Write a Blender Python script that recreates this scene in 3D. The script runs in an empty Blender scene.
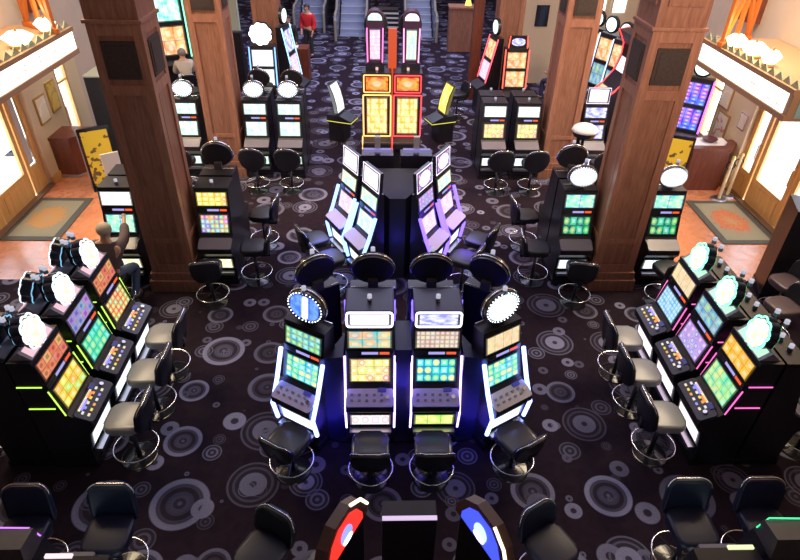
import bpy, bmesh, math, random
from mathutils import Vector, Matrix
random.seed(7)
S = bpy.context.scene
R = math.radians
COL = S.collection

# ---------------------------------------------------------------- camera, world, light, exposure
cam_data = bpy.data.cameras.new('camera'); cam = bpy.data.objects.new('camera', cam_data); COL.objects.link(cam)
right = Vector((0.99950093, -0.02469751, 0.01969588))
upv = Vector((-0.0015992, 0.58313567, 0.81237321))
fwd = Vector((0.03154896, 0.81199927, -0.58280515))
m3 = Matrix((right, upv, -fwd)).transposed()
cam.matrix_world = Matrix.Translation((0, 0, 6.0)) @ m3.to_4x4()
cam_data.sensor_width = 36; cam_data.lens = 36 * 591.8 / 800; cam_data.clip_start = .05; cam_data.clip_end = 200
S.camera = cam
S.view_settings.view_transform = 'Standard'; S.view_settings.look = 'None'
S.view_settings.exposure = 0.0; S.view_settings.gamma = 1.0; S.view_settings.use_curve_mapping = False
W = bpy.data.worlds.new('world'); S.world = W; W.use_nodes = True
W.node_tree.nodes['Background'].inputs[0].default_value = (.80, .88, 1, 1)
W.node_tree.nodes['Background'].inputs[1].default_value = 7.0

def area(name, loc, rot, size, power, color, sy=None, spread=180):
    l = bpy.data.lights.new(name, 'AREA'); l.energy = power; l.color = color; l.size = size
    if sy: l.shape = 'RECTANGLE'; l.size_y = sy
    l.spread = R(spread)
    o = bpy.data.objects.new(name, l); o.location = loc; o.rotation_euler = rot; COL.objects.link(o); return o
area('ceiling_light_front', (0.3, 3.5, 8.9), (0, 0, 0), 11, 45, (.80, .78, 1.0), 6)
area('ceiling_light_middle', (0.3, 11, 8.9), (0, 0, 0), 7, 170, (.80, .76, 1.0), 7)
area('ceiling_light_back', (0.3, 21, 8.9), (0, 0, 0), 8, 1500, (.66, .68, 1.0), 10)
area('entrance_light_left', (-6.2, 10.5, 7.6), (0, R(-12), 0), 1.6, 360, (1, .78, .50), 5, 120)
area('entrance_light_right', (6.8, 10.5, 7.6), (0, R(12), 0), 1.6, 430, (1, .80, .56), 5, 125)
area('rear_column_fill', (0.3, 9.0, 8.6), (R(38), 0, 0), 9, 170, (1, .62, .38), 1.5, 110)  # added warm fill to brighten the back columns
def led_fill(x, y, z, p, c, r_=.22):  # added blue point lights that strengthen the spill of the LED tubes
    l = bpy.data.lights.new('led_spill_fill', 'POINT'); l.energy = p; l.color = c; l.shadow_soft_size = r_
    o = bpy.data.objects.new('led_spill_fill', l); o.location = (x, y, z); COL.objects.link(o)
for a in ((.255, 4.92, .9, 5), (.255, 5.5, 1.3, 9), (-.56, 5.15, 1.0, 8), (1.07, 5.15, 1.0, 8), (-.56, 4.75, .4, 4), (1.07, 4.75, .4, 4)): led_fill(*a, (.08, .05, 1))
led_fill(-1.0, 8.6, .95, 12, (.12, .18, 1)); led_fill(1.52, 8.6, .95, 11, (.16, .06, 1)); led_fill(.26, 8.3, .8, 5, (.08, .05, 1)); led_fill(.26, 9.0, 2.0, 4, (.08, .05, 1))
area('front_fill_light', (4.2, -1.0, 7.6), (R(91), 0, 0), 6, 430, (1, .72, .56), 1.0, 80)  # added warm fill from behind the viewpoint for the column fronts, no real fixture

# ---------------------------------------------------------------- materials
_m = {}
def mat(name, col, rough=.5, metal=0, spec=.5, noise=0, nscale=20, coat=0, alpha=1, trans=0):
    if name in _m: return _m[name]
    m = bpy.data.materials.new(name); m.use_nodes = True; nt = m.node_tree; b = nt.nodes['Principled BSDF']
    b.inputs['Base Color'].default_value = (*col, 1); b.inputs['Roughness'].default_value = rough
    b.inputs['Metallic'].default_value = metal; b.inputs['Specular IOR Level'].default_value = spec
    b.inputs['Coat Weight'].default_value = coat; b.inputs['Transmission Weight'].default_value = trans
    if noise:
        tc = nt.nodes.new('ShaderNodeTexCoord'); n = nt.nodes.new('ShaderNodeTexNoise'); n.inputs['Scale'].default_value = nscale
        n.inputs['Detail'].default_value = 3
        mx = nt.nodes.new('ShaderNodeMix'); mx.data_type = 'RGBA'
        mx.inputs[6].default_value = (*[c * (1 - noise) for c in col], 1); mx.inputs[7].default_value = (*[min(1, c * (1 + noise)) for c in col], 1)
        nt.links.new(tc.outputs['Object'], n.inputs['Vector']); nt.links.new(n.outputs['Fac'], mx.inputs[0]); nt.links.new(mx.outputs[2], b.inputs['Base Color'])
    _m[name] = m; return m

def glow(name, col, strength):
    if name in _m: return _m[name]
    m = bpy.data.materials.new(name); m.use_nodes = True; nt = m.node_tree; b = nt.nodes['Principled BSDF']
    b.inputs['Base Color'].default_value = (.02, .02, .02, 1)
    b.inputs['Emission Color'].default_value = (*col, 1); b.inputs['Emission Strength'].default_value = strength
    _m[name] = m; return m

def wood(name, a, b_, scale=3.0, rough=.42):
    m = bpy.data.materials.new(name); m.use_nodes = True; nt = m.node_tree; N = nt.nodes; L = nt.links
    p = N['Principled BSDF']; p.inputs['Roughness'].default_value = rough
    tc = N.new('ShaderNodeTexCoord'); mp = N.new('ShaderNodeMapping'); mp.inputs['Scale'].default_value = (scale * 4, scale * 4, scale * .45)
    n = N.new('ShaderNodeTexNoise'); n.inputs['Scale'].default_value = 2.2; n.inputs['Detail'].default_value = 6; n.inputs['Distortion'].default_value = .8
    mx = N.new('ShaderNodeMix'); mx.data_type = 'RGBA'; mx.inputs[6].default_value = (*a, 1); mx.inputs[7].default_value = (*b_, 1)
    rp = N.new('ShaderNodeMapRange'); rp.inputs[1].default_value = .3; rp.inputs[2].default_value = .7
    L.new(tc.outputs['Object'], mp.inputs['Vector']); L.new(mp.outputs[0], n.inputs['Vector']); L.new(n.outputs['Fac'], rp.inputs[0])
    L.new(rp.outputs[0], mx.inputs[0]); L.new(mx.outputs[2], p.inputs['Base Color']); return m

def screen(name, bg, bg2, cells=(5, 3), icon=None, strength=1.6, seed=0, icon_size=.40, mixw=.75, hue=(0, 1), sat=.85, border=.04):
    """lit game screen: gradient ground with a grid of coloured symbols (UV space)"""
    if name in _m: return _m[name]
    m = bpy.data.materials.new(name); m.use_nodes = True; nt = m.node_tree; N = nt.nodes; L = nt.links
    def M(op, a, b=None, c=None):
        n = N.new('ShaderNodeMath'); n.operation = op
        for i, v in enumerate((a, b, c)):
            if v is None: continue
            if isinstance(v, (int, float)): n.inputs[i].default_value = v
            else: L.new(v, n.inputs[i])
        return n.outputs[0]
    uv = N.new('ShaderNodeUVMap').outputs[0]
    sp = N.new('ShaderNodeSeparateXYZ'); L.new(uv, sp.inputs[0]); u, v = sp.outputs[0], sp.outputs[1]
    cu = M('MULTIPLY', u, cells[0]); cv = M('MULTIPLY', v, cells[1])
    fu = M('SUBTRACT', M('FRACT', cu), .5); fv = M('SUBTRACT', M('FRACT', cv), .5)
    cb = N.new('ShaderNodeCombineXYZ'); L.new(M('FLOOR', cu), cb.inputs[0]); L.new(M('FLOOR', cv), cb.inputs[1]); cb.inputs[2].default_value = seed
    wn = N.new('ShaderNodeTexWhiteNoise'); L.new(cb.outputs[0], wn.inputs[0])
    d = M('SQRT', M('ADD', M('MULTIPLY', fu, fu), M('MULTIPLY', fv, fv)))
    dm = M('MAXIMUM', M('ABSOLUTE', fu), M('ABSOLUTE', fv))
    shape = N.new('ShaderNodeMix'); shape.data_type = 'FLOAT'; L.new(M('GREATER_THAN', wn.outputs[0], .5), shape.inputs[0]); L.new(d, shape.inputs[2]); L.new(dm, shape.inputs[3])
    mask = M('LESS_THAN', shape.outputs[0], icon_size)
    inner = M('LESS_THAN', shape.outputs[0], icon_size * .5)
    hs = N.new('ShaderNodeCombineColor'); hs.mode = 'HSV'
    L.new(M('ADD', M('MULTIPLY', wn.outputs[0], hue[1] - hue[0]), hue[0]), hs.inputs[0]); hs.inputs[1].default_value = sat; hs.inputs[2].default_value = .95
    nz = N.new('ShaderNodeTexNoise'); nz.inputs['Scale'].default_value = 4; L.new(uv, nz.inputs['Vector']); nz.noise_dimensions = '3D'
    g = N.new('ShaderNodeMix'); g.data_type = 'RGBA'; g.inputs[6].default_value = (*bg, 1); g.inputs[7].default_value = (*bg2, 1)
    mr = N.new('ShaderNodeMapRange'); mr.inputs[1].default_value = .38; mr.inputs[2].default_value = .62; L.new(nz.outputs['Fac'], mr.inputs[0]); L.new(mr.outputs[0], g.inputs[0])
    a = N.new('ShaderNodeMix'); a.data_type = 'RGBA'; L.new(M('MULTIPLY', mask, mixw), a.inputs[0]); L.new(g.outputs[2], a.inputs[6]); L.new(hs.outputs[0], a.inputs[7])
    b2 = N.new('ShaderNodeMix'); b2.data_type = 'RGBA'; L.new(M('MULTIPLY', M('MULTIPLY', inner, mixw), .8), b2.inputs[0]); L.new(a.outputs[2], b2.inputs[6])
    ic = icon or (1, .97, .85); b2.inputs[7].default_value = (*ic, 1)
    gap = M('SUBTRACT', 1, M('MULTIPLY', M('GREATER_THAN', dm, .465), .4))
    edge = M('MINIMUM', M('MINIMUM', u, M('SUBTRACT', 1, u)), M('MINIMUM', v, M('SUBTRACT', 1, v)))
    em = M('GREATER_THAN', edge, border)
    st = M('MULTIPLY', M('MULTIPLY', M('ADD', M('MULTIPLY', em, .8), .2), gap), strength)
    p = N['Principled BSDF']; p.inputs['Base Color'].default_value = (.02, .02, .03, 1); p.inputs['Roughness'].default_value = .15
    L.new(b2.outputs[2], p.inputs['Emission Color']); L.new(st, p.inputs['Emission Strength'])
    _m[name] = m; return m

def carpet_material():
    m = bpy.data.materials.new('patterned_carpet'); m.use_nodes = True; nt = m.node_tree; N = nt.nodes; L = nt.links
    p = N['Principled BSDF']; p.inputs['Roughness'].default_value = .95; p.inputs['Specular IOR Level'].default_value = .1
    tc = N.new('ShaderNodeTexCoord')
    def M(op, a, b=None):
        n = N.new('ShaderNodeMath'); n.operation = op
        for i, v in enumerate((a, b)):
            if v is None: continue
            if isinstance(v, (int, float)): n.inputs[i].default_value = v
            else: L.new(v, n.inputs[i])
        return n.outputs[0]
    total = None; tint = None
    def layer(cell, rnd, rmin, rmax, off, gain, stops1, stops2):
        nonlocal total
        mp = N.new('ShaderNodeMapping'); mp.inputs['Scale'].default_value = (1 / cell,) * 3; mp.inputs['Location'].default_value = (off, off * 1.7, 0)
        L.new(tc.outputs['Object'], mp.inputs['Vector'])
        v = N.new('ShaderNodeTexVoronoi'); v.voronoi_dimensions = '2D'; v.inputs['Scale'].default_value = 1; v.inputs['Randomness'].default_value = rnd
        L.new(mp.outputs[0], v.inputs['Vector'])
        sc = N.new('ShaderNodeSeparateColor'); L.new(v.outputs['Color'], sc.inputs[0])
        rad = M('ADD', M('MULTIPLY', sc.outputs[0], (rmax - rmin) / cell), rmin / cell)
        t = M('DIVIDE', v.outputs['Distance'], rad)
        outs = []
        for st in (stops1, stops2):
            cr = N.new('ShaderNodeValToRGB'); e = cr.color_ramp.elements
            cr.color_ramp.interpolation = 'LINEAR'
            while len(e) < len(st): e.new(.5)
            for i, (pos, val) in enumerate(st): e[i].position = pos; e[i].color = (val, val, val, 1)
            L.new(t, cr.inputs[0]); outs.append(cr.outputs[0])
        mx = N.new('ShaderNodeMix'); mx.data_type = 'FLOAT'; L.new(M('GREATER_THAN', sc.outputs[1], .5), mx.inputs[0]); L.new(outs[0], mx.inputs[2]); L.new(outs[1], mx.inputs[3])
        o = M('MULTIPLY', mx.outputs[0], M('MULTIPLY', M('ADD', M('MULTIPLY', sc.outputs[2], .65), .45), gain))
        total = o if total is None else M('MAXIMUM', total, o)
    A1 = [(0, .5), (.07, .5), (.09, .12), (.2, .12), (.22, .34), (.45, .22), (.47, .06), (.62, .06), (.65, .25), (.75, .2), (.78, .85), (.95, .95), (1, 0)]
    A2 = [(0, .15), (.12, .15), (.15, .9), (.5, .95), (.53, .08), (.66, .08), (.69, .4), (.76, .35), (.79, .05), (.9, .05), (.92, .5), (.985, .4), (1, 0)]
    B1 = [(0, .08), (.3, .1), (.36, .9), (.9, 1), (1, 0)]
    B2 = [(0, .6), (.15, .6), (.2, .1), (.4, .1), (.46, .7), (.6, .6), (.66, .1), (.84, .1), (.88, .6), (.97, .55), (1, 0)]
    layer(.84, .40, .18, .34, 3.1, 1.0, A1, A2)
    layer(.62, .7, .08, .16, 11.7, .9, B1, B2)
    layer(.55, .8, .02, .10, 27.3, .5, B2, B1)
    n = N.new('ShaderNodeTexNoise'); n.inputs['Scale'].default_value = 60; n.inputs['Detail'].default_value = 2; L.new(tc.outputs['Object'], n.inputs['Vector'])
    n2 = N.new('ShaderNodeTexNoise'); n2.inputs['Scale'].default_value = 9; n2.inputs['Detail'].default_value = 3; L.new(tc.outputs['Object'], n2.inputs['Vector'])
    f = M('MULTIPLY', total, M('ADD', M('MULTIPLY', n.outputs['Fac'], .9), .5))
    base = N.new('ShaderNodeMix'); base.data_type = 'RGBA'; base.inputs[6].default_value = (.013, .008, .014, 1); base.inputs[7].default_value = (.030, .018, .026, 1); L.new(n2.outputs['Fac'], base.inputs[0])
    mx = N.new('ShaderNodeMix'); mx.data_type = 'RGBA'; L.new(f, mx.inputs[0]); L.new(base.outputs[2], mx.inputs[6]); mx.inputs[7].default_value = (.27, .27, .385, 1)
    L.new(mx.outputs[2], p.inputs['Base Color']); return m

def tile_material():
    m = bpy.data.materials.new('terracotta_tile'); m.use_nodes = True; nt = m.node_tree; N = nt.nodes; L = nt.links
    p = N['Principled BSDF']; p.inputs['Roughness'].default_value = .22; p.inputs['Specular IOR Level'].default_value = .5
    tc = N.new('ShaderNodeTexCoord'); br = N.new('ShaderNodeTexBrick'); br.offset = 0; br.inputs['Scale'].default_value = 1
    br.inputs['Brick Width'].default_value = .3; br.inputs['Row Height'].default_value = .3; br.inputs['Mortar Size'].default_value = .006
    br.inputs['Color1'].default_value = (.72, .27, .11, 1); br.inputs['Color2'].default_value = (.64, .22, .09, 1); br.inputs['Mortar'].default_value = (.5, .22, .12, 1)
    n = N.new('ShaderNodeTexNoise'); n.inputs['Scale'].default_value = 5; L.new(tc.outputs['Object'], n.inputs['Vector'])
    mr = N.new('ShaderNodeMapRange'); mr.inputs[3].default_value = .14; mr.inputs[4].default_value = .42; L.new(n.outputs['Fac'], mr.inputs[0]); L.new(mr.outputs[0], p.inputs['Roughness'])
    L.new(tc.outputs['Object'], br.inputs['Vector']); L.new(br.outputs['Color'], p.inputs['Base Color']); return m

BLACK = mat('black_laminate', (.012, .011, .016), .35, noise=.3, nscale=8)
BLACKG = mat('gloss_black', (.015, .015, .02), .15)
DGREY = mat('dark_grey_top', (.06, .055, .065), .45, noise=.2)
CHROME = mat('chrome', (.85, .86, .9), .15, 1)
SATIN = mat('satin_metal', (.45, .45, .5), .35, 1)
BEZEL = mat('screen_bezel', (.02, .02, .025), .25)
VINYL = mat('black_vinyl', (.011, .011, .016), .36, noise=.25, nscale=14)
NAVY = mat('navy_vinyl', (.008, .010, .036), .42, noise=.25, nscale=14)
WOODC = wood('column_wood', (.21, .090, .052), (.35, .165, .105))
WOODL = wood('column_panel_wood', (.26, .115, .068), (.42, .20, .13))
PLAQUE = mat('carved_dark_plaque', (.045, .03, .025), .6, noise=.6, nscale=30)
WOODD = wood('dark_red_wood', (.10, .025, .012), (.19, .05, .025))
WOODY = wood('honey_wood', (.62, .33, .09), (.78, .45, .15), 2)
WALLP = mat('cream_plaster', (.62, .50, .38), .8, noise=.08, nscale=3)
CREAM = mat('cream_paint', (.72, .58, .34), .6)
STEEL = mat('brushed_steel', (.35, .36, .38), .35, 1)
ORANGE = mat('orange_painted_wood', (.50, .13, .015), .5)
PAPER = mat('white_paper', (.8, .8, .8), .7)

# ---------------------------------------------------------------- mesh helpers
def tagp(o, label=None, cat=None, group=None, kind=None):
    if label: o['label'] = label
    if cat: o['category'] = cat
    if group: o['group'] = group
    if kind: o['kind'] = kind
    return o
def thing(name, label, cat, loc=(0, 0, 0), rz=0, group=None):
    o = bpy.data.objects.new(name, None); COL.objects.link(o); o.location = loc; o.rotation_euler = (0, 0, R(rz)); o.empty_display_size = .2
    return tagp(o, label, cat, group)
def obj(name, bm, m, parent=None, smooth=False):
    me = bpy.data.meshes.new(name); bm.normal_update(); bm.to_mesh(me); bm.free()
    for mm in (m if isinstance(m, (list, tuple)) else [m]): me.materials.append(mm)
    if smooth:
        for p_ in me.polygons: p_.use_smooth = True
    o = bpy.data.objects.new(name, me); COL.objects.link(o)
    if parent: o.parent = parent
    return o
def nb(): return bmesh.new()
def box(bm, x0, x1, y0, y1, z0, z1, mi=0, bev=0):
    vs = [bm.verts.new((x, y, z)) for x in (x0, x1) for y in (y0, y1) for z in (z0, z1)]
    F = []
    for f in ((0, 1, 3, 2), (4, 6, 7, 5), (0, 4, 5, 1), (2, 3, 7, 6), (0, 2, 6, 4), (1, 5, 7, 3)):
        fc = bm.faces.new([vs[i] for i in f]); fc.material_index = mi; F.append(fc)
    if bev:
        es = list({e for f in F for e in f.edges}); bmesh.ops.bevel(bm, geom=es, offset=bev, segments=2, affect='EDGES', profile=.7)
    return bm
def prism(bm, prof, x0, x1, mi=0):
    """profile of (y,z) extruded along x"""
    a = [bm.verts.new((x0, y, z)) for y, z in prof]; b = [bm.verts.new((x1, y, z)) for y, z in prof]; n = len(prof)
    bm.faces.new(a).material_index = mi; bm.faces.new(b[::-1]).material_index = mi
    for i in range(n):
        j = (i + 1) % n; bm.faces.new((a[j], a[i], b[i], b[j])).material_index = mi
    bmesh.ops.recalc_face_normals(bm, faces=bm.faces[:]); return bm
def slab(bm, out, t, M=None, uvscale=None, bev=0):
    """closed 2D outline (x,z) extruded from y=0 to y=t ; front (y=0) has uv 0..1"""
    xs = [p[0] for p in out]; zs = [p[1] for p in out]; x0, x1, z0, z1 = min(xs), max(xs), min(zs), max(zs)
    uvl = bm.loops.layers.uv.verify()
    a = [bm.verts.new((x, 0, z)) for x, z in out]; b = [bm.verts.new((x, t, z)) for x, z in out]; n = len(out)
    f = bm.faces.new(a); g = bm.faces.new(b[::-1])
    for i in range(n):
        j = (i + 1) % n; bm.faces.new((a[j], a[i], b[i], b[j]))
    for face in bm.faces:
        for l in face.loops:
            if l.vert in a or l.vert in b: l[uvl].uv = ((l.vert.co.x - x0) / (x1 - x0), (l.vert.co.z - z0) / (z1 - z0))
    if bev:
        es = [e for e in bm.edges if (e.verts[0] in a and e.verts[1] in a) or (e.verts[0] in b and e.verts[1] in b)]
        bmesh.ops.bevel(bm, geom=es, offset=bev, segments=3, affect='EDGES', profile=.6)
    bmesh.ops.recalc_face_normals(bm, faces=bm.faces[:])
    if M is not None: bmesh.ops.transform(bm, matrix=M, verts=bm.verts[:])
    return bm
def rect(w, h, z0=0): return [(-w / 2, z0), (w / 2, z0), (w / 2, z0 + h), (-w / 2, z0 + h)]
def rrect(w, h, r, z0=0, n=5):
    o = []
    for cx, cz, a0 in ((w / 2 - r, z0 + r, -90), (w / 2 - r, z0 + h - r, 0), (-w / 2 + r, z0 + h - r, 90), (-w / 2 + r, z0 + r, 180)):
        for i in range(n + 1):
            a = R(a0 + 90 * i / n); o.append((cx + r * math.cos(a), cz + r * math.sin(a)))
    return o
def ell(w, h, z0=0, n=36): return [(w / 2 * math.cos(2 * math.pi * i / n), z0 + h / 2 + h / 2 * math.sin(2 * math.pi * i / n)) for i in range(n)]
def flower(r, lobes=9, d=.12, z0=0, n=90, sy=1.0):
    return [((r * (1 + d * abs(math.sin(lobes * t / 2)) - d)) * math.cos(t), z0 + r * sy + (r * sy * (1 + d * abs(math.sin(lobes * t / 2)) - d)) * math.sin(t)) for t in [2 * math.pi * i / n for i in range(n)]]
def cyl(bm, p0, p1, r0, r1=None, n=16, caps=True):
    p0, p1 = Vector(p0), Vector(p1); r1 = r0 if r1 is None else r1
    d = (p1 - p0); q = Vector((0, 0, 1)).rotation_difference(d.normalized())
    A = [bm.verts.new(p0 + q @ Vector((r0 * math.cos(2 * math.pi * i / n), r0 * math.sin(2 * math.pi * i / n), 0))) for i in range(n)]
    B = [bm.verts.new(p1 + q @ Vector((r1 * math.cos(2 * math.pi * i / n), r1 * math.sin(2 * math.pi * i / n), 0))) for i in range(n)]
    for i in range(n):
        j = (i + 1) % n; bm.faces.new((A[i], A[j], B[j], B[i]))
    if caps: bm.faces.new(A[::-1]); bm.faces.new(B)
    return bm
def tube(bm, pts, r, closed=False, n=8):
    pts = [Vector(p) for p in pts]; rings = []; N_ = len(pts)
    for i, p in enumerate(pts):
        a = pts[(i - 1) % N_] if (closed or i > 0) else p; b = pts[(i + 1) % N_] if (closed or i < N_ - 1) else p
        t = (b - a).normalized(); ref = Vector((0, 0, 1)) if abs(t.z) < .9 else Vector((0, 1, 0))
        u = t.cross(ref).normalized(); v = t.cross(u)
        rings.append([bm.verts.new(p + r * (math.cos(2 * math.pi * k / n) * u + math.sin(2 * math.pi * k / n) * v)) for k in range(n)])
    for i in range(N_ if closed else N_ - 1):
        A, B = rings[i], rings[(i + 1) % N_]
        for k in range(n):
            l = (k + 1) % n; bm.faces.new((A[k], A[l], B[l], B[k]))
    if not closed: bm.faces.new(rings[0][::-1]); bm.faces.new(rings[-1])
    bmesh.ops.recalc_face_normals(bm, faces=bm.faces[:]); return bm
def arc(r, a0, a1, z, n=28, c=(0, 0)): return [(c[0] + r * math.cos(R(a0 + (a1 - a0) * i / n)), c[1] + r * math.sin(R(a0 + (a1 - a0) * i / n)), z) for i in range(n + 1)]

def incline(p0, p1, lift=0.0):
    """matrix placing a slab (x,z plane, y=0 outward face) on the slope from p0=(y,z) to p1=(y,z)"""
    u = Vector((0, p1[0] - p0[0], p1[1] - p0[1])); L_ = u.length; u.normalize(); nrm = Vector((0, -u.z, u.y))  # outward (towards -y / up)
    o = Vector((0, p0[0], p0[1])) + nrm * lift
    M = Matrix(((1, 0, 0, o.x), (0, -nrm.y, u.y, o.y), (0, -nrm.z, u.z, o.z), (0, 0, 0, 1)))
    return M, L_

# ---------------------------------------------------------------- slot machine builder
SC = {}
def sc(key):
    if key in SC: return SC[key]
    D = dict(
        aqua=dict(bg=(.05, .45, .55), bg2=(.35, .8, .75), cells=(5, 4), hue=(.08, .6), strength=1.3),
        gold=dict(bg=(.75, .42, .05), bg2=(1, .75, .25), cells=(5, 3), hue=(.0, .2), strength=1.4),
        pale=dict(bg=(.62, .5, .22), bg2=(.9, .8, .5), cells=(5, 3), hue=(.0, .25), strength=1.4, icon_size=.42),
        slate=dict(bg=(.28, .33, .45), bg2=(.45, .42, .5), cells=(5, 3), hue=(.5, .9), strength=1.0),
        bluereel=dict(bg=(.02, .25, .55), bg2=(.05, .5, .75), cells=(5, 3), hue=(.12, .6), strength=1.3, icon=(1, .95, .6)),
        peach=dict(bg=(.65, .4, .28), bg2=(.6, .55, .55), cells=(9, 4), hue=(.0, .15), strength=1.0, sat=.4),
        teal2=dict(bg=(.1, .62, .65), bg2=(.9, .55, .3), cells=(3, 2), hue=(.02, .14), strength=1.2, mixw=.4),
        island=dict(bg=(.12, .35, .6), bg2=(.5, .65, .25), cells=(6, 3), hue=(.2, .55), strength=1.1, mixw=.6),
        sand=dict(bg=(.85, .66, .36), bg2=(.95, .8, .55), cells=(4, 1), hue=(.05, .12), strength=1.1, mixw=.25),
        redgreen=dict(bg=(.85, .12, .10), bg2=(.8, .35, .15), cells=(6, 4), hue=(.1, .4), strength=1.15, mixw=.6),
        green=dict(bg=(.02, .62, .38), bg2=(.1, .7, .5), cells=(5, 3), hue=(.15, .55), strength=1.15, mixw=.35),
        mauve=dict(bg=(.42, .36, .55), bg2=(.55, .5, .6), cells=(4, 2), hue=(.55, .8), strength=.95, icon=(.02, .02, .05), mixw=.6),
        rust=dict(bg=(.75, .2, .06), bg2=(.85, .35, .25), cells=(4, 2), hue=(.0, .1), strength=.95, icon=(.02, .02, .02), mixw=.6),
        sunny=dict(bg=(.9, .45, .03), bg2=(.85, .75, .15), cells=(4, 3), hue=(.05, .35), strength=1.15, mixw=.5),
        orange=dict(bg=(.95, .38, .02), bg2=(.95, .6, .1), cells=(4, 2), hue=(.03, .12), strength=1.2, mixw=.35),
        mint=dict(bg=(.15, .75, .5), bg2=(.7, .85, .3), cells=(5, 3), hue=(.1, .5), strength=1.1, mixw=.35),
        violet=dict(bg=(.5, .42, .75), bg2=(.6, .6, .8), cells=(5, 3), hue=(.68, .78), strength=1.1, mixw=.6),
        sky=dict(bg=(.2, .5, .85), bg2=(.45, .75, .9), cells=(8, 5), hue=(.5, .6), strength=1.15, mixw=.35, sat=.4),
        skyland=dict(bg=(.15, .35, .75), bg2=(.55, .65, .45), cells=(4, 2), hue=(.3, .6), strength=1.0, mixw=.3),
        white=dict(bg=(.85, .95, 1), bg2=(1, 1, .95), cells=(5, 2), hue=(.1, .6), strength=1.9, mixw=.18),
        whiteteal=dict(bg=(.55, .9, .95), bg2=(.95, 1, .95), cells=(3, 2), hue=(.0, .5), strength=1.5, mixw=.35),
        whitepink=dict(bg=(1, .72, .82), bg2=(1, .95, 1), cells=(1, 1), hue=(.8, 1), strength=1.9, mixw=.15),
        belly=dict(bg=(.95, .97, 1), bg2=(.7, .85, 1), cells=(3, 1), hue=(.5, .7), strength=1.8, mixw=.15),
        bellyred=dict(bg=(.95, .95, .95), bg2=(1, .85, .8), cells=(4, 1), hue=(.97, 1.03), strength=1.5, mixw=.5),
        bellygreen=dict(bg=(.4, .8, .15), bg2=(.9, .9, .3), cells=(3, 1), hue=(.1, .3), strength=1.3, mixw=.4),
        bellygold=dict(bg=(.95, .9, .5), bg2=(1, .95, .8), cells=(4, 1), hue=(.08, .15), strength=1.5, mixw=.3),
        pinkreel=dict(bg=(.85, .6, .85), bg2=(.95, .9, .95), cells=(5, 4), hue=(.85, 1.1), strength=1.5, mixw=.5),
        cyanreel=dict(bg=(.55, .85, .9), bg2=(.9, .95, .8), cells=(5, 4), hue=(.0, .5), strength=1.4, mixw=.5),
        dragon=dict(bg=(1, .45, .05), bg2=(1, .85, .45), cells=(5, 6), hue=(.05, .16), strength=1.5, mixw=.4),
        redsign=dict(bg=(.85, .05, .0), bg2=(1, .35, .03), cells=(1, 1), hue=(.08, .14), strength=1.4, mixw=.35, border=.03),
        darkgreen=dict(bg=(.01, .08, .15), bg2=(.02, .5, .2), cells=(4, 2), hue=(.2, .6), strength=1.1, mixw=.5),
        aquapic=dict(bg=(.1, .6, .75), bg2=(.8, .9, .8), cells=(2, 1), hue=(.02, .5), strength=1.3, mixw=.35),
        festive=dict(bg=(.25, .2, .7), bg2=(.9, .5, .15), cells=(6, 4), hue=(.0, .9), strength=1.2, mixw=.6),
        blue=dict(bg=(.06, .05, .85), bg2=(.12, .3, 1), cells=(3, 6), hue=(.6, .98), strength=1.3, mixw=.5),
        greenwhite=dict(bg=(.1, .9, .55), bg2=(.8, 1, .9), cells=(2, 1), hue=(.3, .45), strength=1.9, mixw=.4),
        redreel=dict(bg=(.9, .3, .1), bg2=(1, .85, .5), cells=(3, 2), hue=(.0, .12), strength=1.3, mixw=.5),
        bluewhite=dict(bg=(.3, .3, 1), bg2=(.9, .9, 1), cells=(1, 1), hue=(.6, .75), strength=1.5, mixw=.3),
        topface=dict(bg=(.05, .15, .95), bg2=(.15, .3, 1), cells=(3, 1), hue=(.5, .6), strength=1.8, mixw=0),
        flowerface=dict(bg=(.9, .95, .8), bg2=(1, .8, .45), cells=(4, 4), hue=(.0, .9), strength=1.7, mixw=.4, border=-1),
        ovalwhite=dict(bg=(.75, .95, 1), bg2=(1, 1, 1), cells=(5, 3), hue=(.5, .6), strength=2.0, mixw=.25, border=-1),
        yellowblade=dict(bg=(1, .62, .02), bg2=(1, .95, .3), cells=(1, 1), hue=(.1, .2), strength=1.5, mixw=.2),
    )[key]
    SC[key] = screen('screen_' + key, seed=len(SC) * 3.7, **D); return SC[key]

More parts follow.
